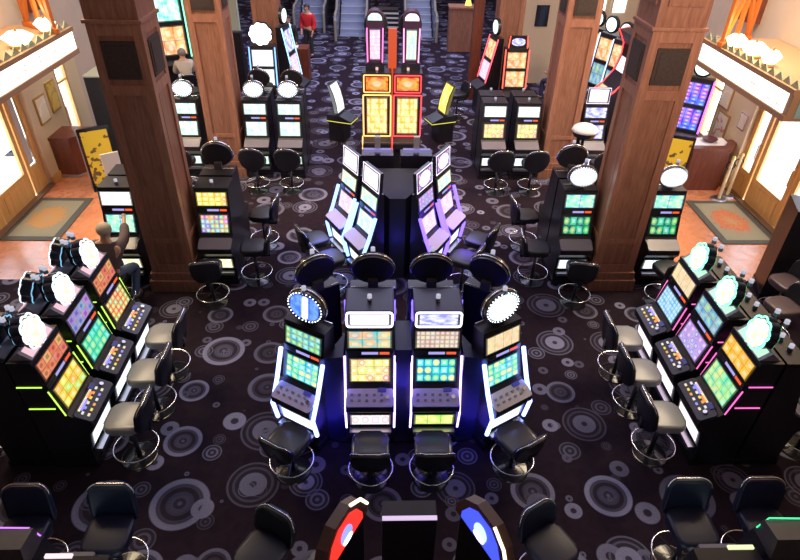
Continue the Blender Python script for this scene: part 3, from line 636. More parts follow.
frame('wall_poster', -7.17, 12.98, 1.28, .38, .64, -1, GOLD, P_Y, 'gold framed poster on the left wall, under the awning sign')
frame('wall_poster', -7.17, 12.42, 1.22, .44, .56, -1, GOLD, P_W, 'pale framed notice on the left wall, nearer the doors')
frame('wall_poster', 7.82, 13.1, 1.45, .45, .65, 1, GOLD, P_W, 'upper cream poster on the right wall by the blue machines')
frame('wall_poster', 7.82, 12.95, .62, .50, .78, 1, GOLD, P_P, 'lower poster with red print on the right wall')
frame('wall_notice', 7.82, 12.2, 1.30, .26, .34, 1, CHROME, P_W, 'small metal framed notice on the wall right of the posters', 'notice')

# standing posters
def stand(x, y, rz, label, h=1.35, w=.62):
    t = thing('poster_stand', label, 'poster stand', (x, y, 0), rz)
    obj('foot', box(nb(), -w / 2, w / 2, -.16, .16, 0, .03), BLACK, t); obj('frame', box(nb(), -w / 2, w / 2, -.035, .035, .03, h, bev=.008), BLACKG, t)
    obj('print', slab(nb(), rect(w * .82, h * .88, .09), .004, Matrix.Translation((0, -.041, 0))), printmat('print_stand' + label[:4], (.78, .62, .05), (.14, .11, .05), 9), t)
    e = nb(); tube(e, [(-w / 2 - .006, -.03, .03), (-w / 2 - .006, -.03, h)], .012); obj('metal_edge', e, SATIN, t)
stand(-5.95, 11.85, 28, 'yellow poster in a black floor stand, left side by the podium'); stand(6.38, 11.78, -25, 'bright yellow poster in a black floor stand, right side by the desk', 1.3, .52)
# podium left, desk right
t = thing('corner_podium', 'dark red wooden podium against the left wall by the doors', 'podium', (-7.18, 12.3, 0))
b = nb(); v = [(0, 0), (.42, 0), (.72, .40), (.72, .66), (0, .66)]; 
def extr(pts, z0, z1):
    b = nb(); A = [b.verts.new((x, y, z0)) for x, y in pts]; B = [b.verts.new((x, y, z1)) for x, y in pts]; b.faces.new(A[::-1]); b.faces.new(B)
    for i in range(len(pts)): j = (i + 1) % len(pts); b.faces.new((A[i], A[j], B[j], B[i]))
    bmesh.ops.recalc_face_normals(b, faces=b.faces[:]); return b
obj('body', extr(v, .06, .86), WOODD, t); obj('counter_top', extr([(-.0, -.03), (.44, -.03), (.76, .38), (.76, .68), (-.0, .68)], .86, .92), WOODD, t); obj('base_trim', extr([(0, -.03), (.44, -.03), (.75, .38), (.75, .66), (0, .66)], 0, .06), mat('greyish_trim', (.35, .25, .22), .5), t)
t = thing('service_desk', 'dark red wooden desk with a white top, right side by the stanchions', 'desk', (6.75, 11.85, 0))
obj('body', extr([(0, 0), (.80, 0), (1.06, .35), (1.06, .75), (0, .75)], 0, .92), WOODD, t); obj('counter_top', extr([(-.03, .18), (.72, .18), (.95, .45), (.95, .72), (-.03, .72)], .92, .955), PAPER, t); obj('raised_ledge', extr([(-.03, -.03), (.82, -.03), (1.08, .33), (1.08, .5), (.98, .5), (.76, .16), (-.03, .16)], .92, 1.0), WOODD, t)
obj2 = tagp(obj('dark_bowl', (lambda b: (cyl(b, (7.3, 12.35, .957), (7.3, 12.35, 1.03), .10, .17, 20), b)[-1])(nb()), mat('maroon_bowl', (.08, .01, .02), .4)), 'dark maroon bowl on the white top of the right desk', 'bowl')
for i, (px, py) in enumerate(((7.66, 11.58), (7.40, 11.42))):
    t = thing('stanchion', ['stanchion post nearer the right desk', 'stanchion post nearer the right doors'][i] + ', cream with a round base', 'stanchion', (px, py, 0))
    obj('base', cyl(nb(), (0, 0, 0), (0, 0, .04), .17, .14, 24), SATIN, t); obj('post', cyl(nb(), (0, 0, .04), (0, 0, .95), .035), CREAM, t); obj('cap', cyl(nb(), (0, 0, .95), (0, 0, 1.02), .05, .03), mat('brass', (.7, .5, .2), .3, 1), t)
    r_ = nb(); tube(r_, [(.09 * math.cos(a / 8 * math.pi), 0, .80 + .09 * math.sin(a / 8 * math.pi)) for a in range(16)], .012, closed=True); obj('hook_ring', r_, BLACKG, t)

# tall black cabinet with bulbs at left
t = thing('vending_cabinet', 'tall black cabinet with a strip of bulbs down its edge, left rear', 'cabinet', (-5.98, 13.0, 0))
obj('body', box(nb(), -.42, .42, 0, .75, 0, 2.0, bev=.01), mat('matt_black', (.008, .008, .012), .7), t); obj('steel_top', box(nb(), -.43, .43, -.01, .76, 2.0, 2.03), mat('olive_steel', (.30, .33, .26), .4), t)
e = nb(); box(e, .40, .42, -.015, .0, .05, 1.98); obj('metal_strip', e, SATIN, t)
e = nb()
for i in range(14): bmesh.ops.create_icosphere(e, subdivisions=1, radius=.022, matrix=Matrix.Translation((.46, .05, .2 + i * .13)))
for v_ in e.verts: v_.co.x = min(max(v_.co.x, .40), .5)
obj('bulb_strip', e, glow('bulb_warm', (1, .85, .7), .8), t)

# ================================================================ CENTRAL ISLAND
PUR = ((.42, .30, 1), 6.5, .012); BLU = ((.22, .32, 1), 6.5, .026)
AX = .26
t = PL = thing('island_plinth', 'low black curved plinth under the central four lit machines', 'plinth', (0, 0, 0))
pts = [(AX - 1.45, 5.30), (AX - 1.28, 4.98), (AX - .74, 4.84), (AX + .74, 4.84), (AX + 1.28, 4.98), (AX + 1.45, 5.30), (AX + 1.55, 5.55), (AX + 1.32, 6.1), (AX + .74, 6.32), (AX - .74, 6.32), (AX - 1.32, 6.1), (AX - 1.55, 5.55)]
obj('plinth_block', extr([(AX + (x - AX) * 1.0, 5.57 + (y - 5.57) * .98) for x, y in pts], 0, .03), BLACKG, t)
EDGE = glow('violet_edge', (.2, .12, 1), 2.5)
machine('central island machine, left of the middle pair, white-pink top sign and violet rim', -.13, 4.72, 0, .56, .82, 'pale', 'teal2', 'bellyred', side=PUR, box_sign=('whitepink', glow('rim_lilac2', (.9, .82, 1), 4)), buttons=10, deckmat=DECKVIO, edge_trim=EDGE)
machine('central island machine, right of the middle pair, bright blue reels, violet rim', .64, 4.72, 0, .56, .82, 'bluereel', 'peach', 'bellygreen', side=PUR, box_sign=('bluewhite', glow('rim_lilac2', (.9, .82, 1), 4)), buttons=10, deckmat=DECKVIO, edge_trim=EDGE)
machine('angled central island machine at the left end, oval sign with a white figure on blue', -1.06, 4.76, -31, .56, .56, 'aqua', 'island', 'belly', topper=('oval', 'topface'), side=BLU, buttons=10, deckmat=DECKVIO)
machine('angled central island machine at the right end, oval sign with white glow', 1.57, 4.76, 31, .56, .56, 'aqua', 'sand', 'belly', topper=('oval', 'ovalwhite'), side=BLU, buttons=10, deckmat=DECKTAN)
# far side: facing away
NV = mat('navy_filler', (.012, .012, .06), .35)
F0 = [(-.70, 4.88), (-.43, 4.92), (-.43, 5.35), (-.51, 5.17)]
tagp(obj('filler_panel', box(nb(), .162, .348, 4.98, 5.5, .03, 1.45), NV), 'blue-lit filler panel between the two middle machines of the central island', 'panel')
tagp(obj('filler_panel', extr(F0, .03, 1.4), NV), 'blue-lit filler panel left of the middle pair on the central island', 'panel'); tagp(obj('filler_panel', extr([(.51 - x, y) for x, y in F0][::-1], .03, 1.4), NV), 'blue-lit filler panel right of the middle pair on the central island', 'panel')
FW = ((.3, .35, 1), 2.0, .012)
for x, y, rz, l in ((-.10, 6.36, 180, 'central island far side, left of the middle pair, black round sign'), (.61, 6.36, 180, 'central island far side, right of the middle pair, black round sign'),
                    (-1.04, 6.24, 180 + 31, 'central island far side, left end, tilted black round sign'), (1.55, 6.24, 180 - 31, 'central island far side, right end, tilted black round sign')):
    machine('machine on the ' + l, x, y, rz, .56, .56, topper=('oval', 'ovalwhite', (.50, .42)))
SV = mat('glossy_slate_vinyl', (.05, .055, .075), .22)
stool('stool at the central island, before the middle-left machine', -.12, 4.34, 0, SV, back=(.44, .33), sh=.13)
stool('stool at the central island, before the middle-right machine', .59, 4.34, 0, SV, back=(.44, .33), sh=.13)
stool('turned stool at the left end of the central island', -1.05, 4.46, -31, SV, back=(.44, .33), sh=.13)
stool('turned stool at the right end of the central island', 1.56, 4.46, 31, SV, back=(.44, .33), sh=.13)

# ================================================================ SIDE BANKS
for i, (yy, mn, up, l) in enumerate(((4.84, 'sunny', 'rust', 'nearest'), (5.58, 'green', 'mauve', 'middle'), (6.32, 'redgreen', 'rust', 'farthest'))):
    machine('flower-topped left bank machine facing the aisle, %s of three, %s screen' % (l, ('yellow and orange', 'green', 'red')[i]), -3.23, yy, 90, .62, .63, mn, up, 'belly', topper=('flower', 'white', 'pink'), side_lines=(.55, 1, .10), candle=2, buttons=12, deckmat=DECKDARK)
    machine('left bank back-row machine, %s of three, dark flower sign seen from behind' % l, -4.52, yy + .02, -90, .62, .63, 'aqua', 'skyland', 'bellygold', topper=('flower', 'white', 'pink'), candle=2)
for i, (yy, mn, up, l) in enumerate(((4.80, 'mint', 'orange', 'nearest'), (5.54, 'violet', 'skyland', 'middle'), (6.28, 'sky', 'sand', 'farthest'))):
    machine('flower-topped right bank machine facing the aisle, %s of three, %s screen' % (l, ('mint green', 'violet', 'sky blue')[i]), 3.66, yy, -90, .62, .64, mn, up, 'whitepink', topper=('flower', 'green', 'mint'), side_lines=(1, .15, .55), candle=2, buttons=12, deckmat=DECKDARK)
    machine('right bank back-row machine, %s of three, facing away from the aisle' % l, 4.97, yy, 90, .62, .64, 'aqua', 'skyland', 'bellygreen', topper=None, candle=2)
G1 = mat('pale_grey_vinyl', (.30, .30, .30), .3)
for i, (yl, yr, l) in enumerate(((4.68, 4.66, 'nearest'), (5.42, 5.40, 'middle'), (6.12, 6.06, 'farthest'))):
    stool('%s of the three stools along the left bank, shiny grey seat' % l, -2.93, yl, 90, G1, VINYL, back=(.46, .46))
    stool('%s of the three stools along the right bank, shiny grey seat' % l, 3.34, yr, -90, G1, VINYL, back=(.46, .46))
stool('dark stool behind the left bank at the picture edge, with a blue seat', -4.82, 4.66, -90, mat('blue_vinyl', (.02, .06, .25), .25), VINYL)
stool('dark stool behind the right bank near the yellow-lit panel', 5.26, 4.72, 90); stool('dark stool behind the right bank, farther back', 5.32, 5.5, 90, back=(.46, .46)); 
stool('dark stool on the carpet beyond the right bank, right picture edge', 5.95, 6.75, 100, mat('brown_vinyl', (.10, .07, .08), .35), VINYL); stool('stool beside the black machine at the right edge, near the tiles', 6.35, 7.35, 100, mat('brown_vinyl', (.10, .07, .08), .35), VINYL)
machine('black machine at the right edge by the door mat, back towards the aisle', 7.25, 7.85, 70, .62, .80, 'blue', 'blue', 'belly', side=((.1, .2, 1), 3, .02), candle=0)

# ================================================================ V ISLAND (behind the central island)
GB = ((.22, .40, 1), 3.6, .03); VB = ((.16, .09, 1), 3.6, .03)
DV = mat('deck_lit_violet', (.62, .58, .85), .3)  # violet LED light on the V island decks put into their colour
machine('blue-glowing machine on the left arm of the V island, nearer one, white top sign', -.50, 8.34, -60, .58, .46, 'cyanreel', 'cyanreel', 'belly', topper=('panel', 'whitepink'), side=GB, deckmat=DV)
machine('blue-glowing machine on the left arm of the V island, farther one, white top sign', -.85, 9.0, -60, .58, .46, 'pinkreel', 'cyanreel', 'belly', topper=('panel', 'whitepink'), side=GB, deckmat=DV)
machine('violet-glowing machine on the right arm of the V island, nearer one, round emblem sign', 1.02, 8.34, 60, .58, .46, 'pinkreel', 'violet', 'belly', topper=('panel', 'slate', 1), side=VB, deckmat=DV)
machine('violet-glowing machine on the right arm of the V island, farther one, round emblem sign', 1.37, 9.0, 60, .58, .46, 'pinkreel', 'cyanreel', 'belly', topper=('panel', 'slate', 1), side=VB, deckmat=DV)
t = thing('island_core', 'dark wedge-shaped core between the two arms of the V island', 'cabinet', (0, 0, 0)); obj('core_block', extr([(.13, 8.42), (.39, 8.42), (1.02, 9.55), (-.50, 9.55)], 0, 1.55), mat('matt_black', (.008, .008, .012), .7), t)
for x, l in ((-.07, 'left'), (.62, 'right')):
    t = machine('%s of two machines behind the V island facing away, screen on a grey post' % l, x, 10.45, 180, .56, .66, candle=1)
    obj('rear_post', box(nb(), -.05, .05, .52, .60, 1.68, 2.0), mat('grey_post', (.28, .28, .25), .4), t)
    obj('rear_ledge', box(nb(), -.24, .24, .58, .66, 1.74, 1.79), glow('violet_ledge', (.4, .35, .9), .5), t)
stool('dark stool at the left arm of the V island', -1.12, 8.6, -60); stool('dark stool at the right arm of the V island', 1.66, 8.6, 60, back=(.46, .44))
stool('second dark stool at the left arm of the V island, closer to the central island', -.82, 8.02, -60); stool('second dark stool at the right arm of the V island, closer to the central island', 1.34, 8.02, 60)

# ================================================================ TWIN DRAGON MACHINES
def tall_machine(label, x, y, rz, rimc, rims, key='dragon', sign='redsign', tower=None, base_edge=None, blade=None):
    t = thing('slot_machine', label, 'slot machine', (x, y, 0), rz); w = .62; hw = w / 2
    prof = [(.10, 0), (.10, .55), (-.02, .68), (-.02, .78), (.18, .88), (.24, 1.84), (.24, 2.26), (.60, 2.26), (.60, 0)]
    obj('cabinet', prism(nb(), prof, -hw, hw), BLACK, t)
    rm = glow('rim_' + label[:9] + str(rimc), rimc, rims)
    M, L_ = incline((.185, .90), (.235, 1.80), .012)
    f = obj('main_screen', slab(nb(), rrect(w * .97, L_, .02), .03, M), BEZEL, t); obj('main_display', slab(nb(), rect(w * .74, L_ * .9, L_ * .05), .004, M @ Matrix.Translation((0, -.004, 0))), sc(key), f)
    r_ = nb(); tube(r_, [M @ Vector((a, -.004, c)) for a, c in rrect(w * .96, L_, .02)], .014, closed=True); obj('glowing_rim', r_, rm, f)
    M, L_ = incline((.236, 1.86), (.24, 2.22), .012)
    f = obj('sign_panel', slab(nb(), rrect(w * .9, L_, .02), .03, M), BEZEL, t); obj('sign_face', slab(nb(), rect(w * .8, L_ * .82, L_ * .09), .004, M @ Matrix.Translation((0, -.004, 0))), sc(sign), f)
    r_ = nb(); tube(r_, [M @ Vector((a, -.004, c)) for a, c in rrect(w * .9, L_, .02)], .012, closed=True); obj('glowing_rim', r_, rm, f)
    obj('button_deck', box(nb(), -hw * .95, hw * .95, -.01, .16, .79, .81), DGREY, t)
    e = nb(); tube(e, [(-hw - .01, .1, .55), (-hw - .01, -.02, .68), (-hw - .01, -.02, .80), (-hw - .01, .18, .89)], .012); obj('edge_light', e, rm, t)
    c = obj('candle_light', cyl(nb(), (.0, .3, 2.26), (.0, .3, 2.31), .03), SATIN, t); obj('lens', cyl(nb(), (.0, .3, 2.31), (.0, .3, 2.36), .028), glow('candle_red', (1, .6, .5), 1), c)
    if tower:
        cx, ca, cb, pic = tower
        o = rrect(.36, 1.05, .17, 0, 10)
        b = obj('tower_sign', slab(nb(), o, .30, Matrix.Translation((cx, .42, 2.40))), mat('tower_shell', (.05, .02, .05), .3), t)
        obj('tower_post', box(nb(), cx - .2, cx + .2, .38, .62, 2.26, 2.42), BLACK, t)
        obj('tower_picture', slab(nb(), rect(.22, .62, .08), .01, Matrix.Translation((cx, .415, 2.40))), sc(pic), b)
        obj('tower_cap', slab(nb(), [p for p in rrect(.31, .98, .15, .03, 10) if p[1] > .62] , .02, Matrix.Translation((cx, .408, 2.40))), ca, b)
        r_ = nb()
        for s in (-1, 1): tube(r_, [(cx + s * .155, .405, 2.44), (cx + s * .165, .405, 3.12)], .012)
        obj('neon_tube', r_, cb, b)
        dk = nb(); slab(dk, ell(.5, .5), .14, Matrix.Translation((cx * .6, .78, 2.85))); obj('rear_wheel', dk, mat('wheel_black', (.015, .02, .03), .4), t)
    return t
tall_machine('twin dragon machine on the left, golden neon rim and red sign', -.10, 12.45, 0, (1, .45, .12), 3.0, tower=(-.04, sc('whiteteal'), glow('neon_pink', (1, .15, .45), 3), 'pinkreel'))
tall_machine('twin dragon machine on the right, red neon rim and red sign', .56, 12.45, 0, (1, .04, .05), 3.0, tower=(.06, sc('whitepink'), glow('neon_cyanpink', (1, .3, .6), 3), 'cyanreel'))
obj('tower_side_panel', box(nb(), .14, .32, 13.12, 13.2, .0, 3.05), glow('red_tower_side', (.9, .10, .02), .8)); tagp(bpy.data.objects['tower_side_panel'], 'glowing red panel standing in for the inner sides of the twin towers', 'post')  # added glowing slab in place of the towers' orange-red inner sides
def blade_machine(label, x, y, rz, key, edge):
    t = thing('slot_machine', label, 'slot machine', (x, y, 0), rz); w = .46
    b = nb(); box(b, -w / 2, w / 2, .15, .55, 0, .5); obj('cabinet', prism(b, [(-.05, .48), (-.05, .56), (.25, .68), (.6, .68), (.6, .48)], -w / 2, w / 2), BLACK, t)
    pr_ = [(.30, .72), (.33, .95), (.40, 1.2), (.50, 1.42), (.55, 1.42), (.48, 1.2), (.42, .95), (.38, .72)]
    s = obj('curved_screen', prism(nb(), pr_, -w / 2, w / 2), BEZEL, t)
    k = nb(); uvl = k.loops.layers.uv.verify(); pp = pr_[:4]; rows = [[k.verts.new((sx * w * .46, y_ - .006, z_)) for sx in (-1, 1)] for y_, z_ in pp]
    for i in range(3):
        f = k.faces.new((rows[i][0], rows[i][1], rows[i + 1][1], rows[i + 1][0]))
        for l, q in zip(f.loops, ((0, i / 3), (1, i / 3), (1, (i + 1) / 3), (0, (i + 1) / 3))): l[uvl].uv = q
    obj('curved_display', k, sc(key), s)
    for sd in (-1, 1):
        g = nb(); prism(g, [(.30, .74), (.33, .95), (.40, 1.2), (.50, 1.41), (.54, 1.41), (.47, 1.2), (.41, .95), (.37, .74)], sd * w / 2, sd * (w / 2 + .012)); obj('lit_side_blade', g, sc(key), s)
    e = nb(); tube(e, [(-w / 2, -.055, .52), (w / 2, -.055, .52), (w / 2 + .005, .25, .52), (w / 2 + .005, .6, .52)], .009); tube(e, [(-w / 2, -.055, .52), (-w / 2 - .005, .25, .52), (-w / 2 - .005, .6, .52)], .009); obj('edge_light', e, edge, t)
YE = glow('yellow_edge', (.8, .75, .1), 1.2)
blade_machine('machine with a glowing white curved screen, left of the twin dragon machines', -.74, 14.55, 70, 'white', YE)
blade_machine('machine with a glowing yellow curved screen, right of the twin dragon machines', 1.24, 14.55, -70, 'yellowblade', YE)
stool('dark stool beside the yellow curved screen', 2.1, 16.2, 110)

# ================================================================ COLUMN MACHINES
machine('machine with a golden lit sign, right of the near left column', -2.70, 8.12, 0, .54, .78, 'festive', 'gold', 'bellygold')
machine('machine the seated player touches, left of the near left column', -4.20, 8.12, 0, .54, .78, 'aquapic', 'white', 'bellygold')
machine('machine with an oval glowing sign, left of the near right column', 3.22, 8.12, 0, .54, .78, 'darkgreen', 'aquapic', 'belly', topper=('oval', 'ovalwhite', (.46, .34)))
machine('machine with an oval glowing sign, right of the near right column', 4.68, 8.12, 0, .54, .78, 'darkgreen', 'aquapic', 'belly', topper=('oval', 'ovalwhite', (.46, .34)))
for x, l, tp in ((-2.72, 'behind the golden-signed machine, black round sign', 1), (3.22, 'behind the machine left of the near right column, black round sign', 1), (-4.2, 'behind the machine the seated player uses', 0), (4.68, 'behind the machine right of the near right column', 0)):
    machine('machine facing away ' + l, x, 9.74, 180, .54, .78, topper=('oval', 'ovalwhite', (.50, .42)) if tp else None)
stool('stool before the golden-signed machine by the near left column', -2.72, 7.72, 8); stool('stool before the machine left of the near right column', 3.18, 7.72, -10); stool('stool before the machine right of the near right column', 4.62, 7.72, 12)
stool('stool beneath the seated player', -4.18, 7.62, 0, sh=.1)
stool('black stool beside the golden-signed machine, nearer one, back to the aisle', -2.12, 8.35, 95); stool('black stool beside the golden-signed machine, farther one, back to the aisle', -2.16, 9.45, 85, back=(.46, .5), rnd=.2)
stool('black stool beside the machine left of the near right column, nearer one', 2.62, 8.35, -95); stool('black stool beside the machine left of the near right column, farther one', 2.66, 9.45, -85, back=(.46, .5), rnd=.2)
# second row
for x, l, tp, mn, up in ((-2.73, 'right of the second left column, white round sign', 1, 'whiteteal', 'whiteteal'), (-2.0, 'nearest the aisle in the second left row, white round sign', 1, 'whiteteal', 'whiteteal'), (-4.22, 'left of the second left column, white round sign', 1, 'whiteteal', 'whiteteal'),
                     (2.48, 'nearest the aisle in the second right row, cream screens', 0, 'pale', 'white'), (3.22, 'left of the second right column, cream screens', 0, 'pale', 'white'), (4.70, 'right of the second right column, white and violet screens', 2, 'bluewhite', 'bluewhite')):
    machine('machine ' + l, x, 12.22, 0, .54, .78, mn, up, 'whiteteal' if x < 0 else 'belly', topper=('oval', 'ovalwhite', (.44, .34)) if tp == 1 else (('panel', 'whitepink') if tp == 2 else None))
    stool('dark round-backed stool before the machine ' + l.split(',')[0], x + (.06 if x < 0 else .02), 11.70, (-4 if x < 0 else 5), back=(.54, .52), rnd=.24)
    machine('machine facing away behind the one ' + l.split(',')[0], x, 13.86, 180, .54, .78, topper=('oval', 'ovalwhite', (.46, .4)) if tp == 1 and x > -3 else None)
t = thing('round_top_sign', 'white domed round sign on a black stand, between the two right columns', 'sign', (3.88, 10.75, 0))
obj('base', cyl(nb(), (0, 0, 0), (0, 0, .03), .24, .22, 24), BLACKG, t); obj('post', cyl(nb(), (0, 0, .03), (0, 0, 1.72), .03), BLACKG, t)
b = nb(); bmesh.ops.create_uvsphere(b, u_segments=28, v_segments=14, radius=.25); [setattr(v_.co, 'z', v_.co.z * .55) for v_ in b.verts]
for f in list(b.verts):
    if f.co.z < -.001: f.co.z = 0
bmesh.ops.translate(b, vec=(0, 0, 1.80), verts=b.verts[:]); obj('dome', b, mat('white_dome', (.75, .76, .72), .35), t, True); obj('rim', cyl(nb(), (0, 0, 1.70), (0, 0, 1.80), .20, .25, 28), BLACKG, t)

# ================================================================ THIRD ROW AND FAR FLOOR
def bright(label, x, y, rz, zb, zt, w, key, tkey, rimc, kind='flower', lean=.12):
    t = thing('slot_machine', label, 'slot machine', (x, y, 0), rz); hw = w / 2
    obj('cabinet', prism(nb(), [(.1, 0), (.1, .6), (-.05, .72), (-.05, .8), (.2, .92), (.2 + lean, zt), (.6, zt), (.6, 0)], -hw, hw), BLACK, t)
    M, L_ = incline((.2, .95), (.2 + lean, zt - .02), .012); f = obj('main_screen', slab(nb(), rrect(w * .96, L_, .02), .03, M), BEZEL, t)
    obj('lower_display', slab(nb(), rect(w * .84, L_ * .42, L_ * .04), .004, M @ Matrix.Translation((0, -.004, 0))), sc(key), f)
    obj('upper_display', slab(nb(), rect(w * .84, L_ * .42, L_ * .52), .004, M @ Matrix.Translation((0, -.004, 0))), sc(tkey), f)
    rm = glow('rimx_%s' % str(rimc), rimc, 3.2)
    for s in (-1, 1):
        b = nb(); tube(b, [M @ Vector((s * hw, -.002, 0)), M @ Vector((s * hw, -.002, L_))], .016); obj('side_light', b, rm, t)
    if kind == 'flower':
        M = Matrix.Translation((0, .2 + lean, zt + .0)); b = obj('topper', slab(nb(), flower(w * .48, 9, .12, 0, 60, .95), .10, M), BEZEL, t); obj('topper_face', slab(nb(), flower(w * .44, 9, .12, .02, 60, .95), .01, M @ Matrix.Translation((0, -.008, 0))), glow('dazzle_white', (1, 1, 1), 5), b)
    elif kind == 'sign':
        M = Matrix.Translation((0, .2 + lean, zt + .02)); b = obj('topper', slab(nb(), rrect(w * .8, .30, .03), .08, M), BEZEL, t); obj('emblem', slab(nb(), ell(w * .6, .2, .05), .01, M @ Matrix.Translation((0, -.008, 0))), sc('bluewhite'), b)
        for s in (-1, 1):
            e = nb(); tube(e, [M @ Vector((s * w * .40, -.004, 0)), M @ Vector((s * w * .36, -.004, .3))], .012); obj('neon_edge', e, rm, b)
    elif kind == 'round':
        M = Matrix.Translation((0, .2 + lean, zt + .02)); b = obj('topper', slab(nb(), ell(w * .7, w * .7), .08, M), BEZEL, t); obj('topper_face', slab(nb(), ell(w * .55, w * .55, w * .075), .01, M @ Matrix.Translation((0, -.008, 0))), sc('ovalwhite'), b)
    return t
bright('tall machine with dazzling white flower sign before the farthest left column', -3.08, 15.6, 0, 1.2, 1.95, .66, 'white', 'white', (.15, .35, 1))
bright('slim machine seen edge-on with blue and pink lights, right of the dazzling white one', -2.12, 16.6, 78, 1, 2.3, .62, 'pinkreel', 'bluewhite', (.3, .7, 1), 'round', .25)
bright('red-rimmed machine before the farthest right column', 3.56, 15.7, 0, 1, 1.95, .62, 'redreel', 'redreel', (1, .08, .05), 'sign')
bright('red machine seen edge-on beside the farthest right column', 2.60, 16.6, -78, 1, 2.1, .62, 'pinkreel', 'redreel', (1, .08, .12), 'round', .25)
bright('big machine with green-white lit boards, far left', -6.15, 18.2, 24, 1, 2.9, 1.1, 'redreel', 'greenwhite', (.2, 1, .5), 'none', .1)
for i, (x, y) in enumerate(((5.80, 15.35), (5.66, 16.05), (5.52, 16.75))):
    bright('round-topped machine in the far right row, %s of three' % ('nearest', 'middle', 'farthest')[i], x, y, -62, 1, 2.3, .62, 'skyland', 'redreel', (.4, .5, .9), 'round', .15)
for i, y in enumerate((12.75, 13.5)):
    bright('tall blue-lit machine by the right wall, %s one' % ('left' if i else 'right'), (6.86, 6.30)[i], (12.80, 13.20)[i], -34, 1, 2.1, .62, 'blue', 'blue', (.7, .1, .9), 'round', .22)
# curved red-edged giant machine
t = thing('slot_machine', 'large curved machine with a red neon edge, beyond the near right column', 'slot machine', (5.42, 14.55, 0), -84); pr_ = [(.45, 0), (.1, .8), (-.02, 1.28), (.20, 1.45), (.42, 1.75), (.53, 2.15), (.53, 2.4), (.34, 2.72), (.60, 2.76), (.85, 2.6), (.85, 0)]
obj('cabinet', prism(nb(), pr_, -.36, .36), BLACK, t)
for s in (-1, 1):
    e = nb(); tube(e, [(s * .37, y_, z_) for y_, z_ in pr_[2:9]], .02); obj('neon_edge', e, glow('neon_red', (1, .05, .06), 3), t)
M, L_ = incline((.43, 1.78), (.53, 2.12), .012); obj('main_display', slab(nb(), rect(.6, L_), .01, M), sc('whitepink'), t)
M, L_ = incline((.0, 1.30), (.18, 1.44), .012); obj('button_deck', slab(nb(), rect(.6, L_), .01, M), sc('redreel'), t)

for x, l in ((-4.45, 'nearer the column'), (-5.1, 'farther from the column')):
    machine('dark machine facing away near the far left wall, %s' % l, x, 19.1, 180, .56, .62, candle=1)
t = thing('wooden_post', 'slim dark brown post left of the farthest right column', 'post', (2.75, 18.0, 0)); obj('shaft', box(nb(), -.14, .14, -.14, .14, .15, 9.19), WOODD, t); obj('plinth', box(nb(), -.19, .19, -.19, .19, 0, .15), WOODD, t)
# escalators at the far end
def escalator(x, y, label):
    t = thing('escalator', label, 'escalator', (x, y, 0)); w = .5; n = 14
    b = nb()
    for i in range(n): box(b, -w, w, i * .40, (i + 1) * .40 + .02, 0 if i < 3 else (i - 3) * .21, max(.02, i * .21))
    obj('steps', b, mat('step_steel', (.30, .36, .50), .4, .6), t)
    e = nb()
    for i in range(n): box(e, -w, w, i * .40 - .012, i * .40, max(.005, i * .21 - .03), max(.02, i * .21))
    obj('step_edges', e, mat('step_edge', (.55, .6, .7), .4), t)
    for s in (-1, 1):
        p = [(-.9, 0), (-.9, .75), (-.6, .95), (.2, .95), (5.6, 3.8), (5.6, 0)]
        b = nb(); prism(b, p, s * (w + .04), s * (w + .16)); q = obj('balustrade', b, mat('balustrade_dark', (.10, .10, .12), .25), t)
        h = nb(); tube(h, [(s * (w + .10), y_, z_ + .03) for y_, z_ in p[:5]], .05); obj('handrail', h, mat('handrail_tan', (.30, .27, .22), .4), q)
escalator(-1.20, 25.3, 'left escalator at the far end of the aisle'); escalator(1.55, 25.3, 'right escalator at the far end of the aisle'); escalator(-2.95, 26.6, 'third escalator left of the pair at the far end')
t = thing('far_doorway', 'dark planter box between the two escalators at the far end', 'planter', (.18, 26.4, 0)); obj('box', box(nb(), -.5, .5, 0, .6, 0, .8), BLACK, t)
for i in range(4): obj('slat', box(nb(), -.52, .52, -.03, 0, .1 + i * .18, .16 + i * .18), mat('grey_slats', (.5, .5, .48), .5), t)
# podium far left
t = thing('host_podium', 'dark red podium with white papers, left of the aisle near the far end', 'podium', (-2.72, 19.2, 0)); obj('body', box(nb(), -.42, .42, 0, .6, 0, 1.05, bev=.01), WOODD, t); obj('dark_side', box(nb(), -.425, .1, -.006, .55, .02, 1.0), BLACK, t)
tagp(obj('paper_sheet', (lambda b: (box(b, -3.0, -2.62, 19.3, 19.6, 1.052, 1.065), b)[-1])(nb()), PAPER), 'white papers on the dark red podium', 'paper')
t = thing('wooden_counter', 'orange-brown wooden counter right of the far escalators', 'counter', (3.1, 23.2, 0)); obj('body', box(nb(), -.6, .6, 0, .6, 0, 1.5), WOODC, t); obj('counter_top', box(nb(), -.64, .64, -.04, .64, 1.5, 1.56), WOODL, t)
t = thing('small_yellow_lamp', 'small yellow lamp on the wooden counter by the far escalators', 'lamp', (3.15, 23.3, 1.56)); obj('shade', cyl(nb(), (0, 0, .05), (0, 0, .25), .12, .07), glow('yellow_lamp', (1, .75, .1), 3), t); obj('base', cyl(nb(), (0, 0, 0), (0, 0, .05), .08), SATIN, t)
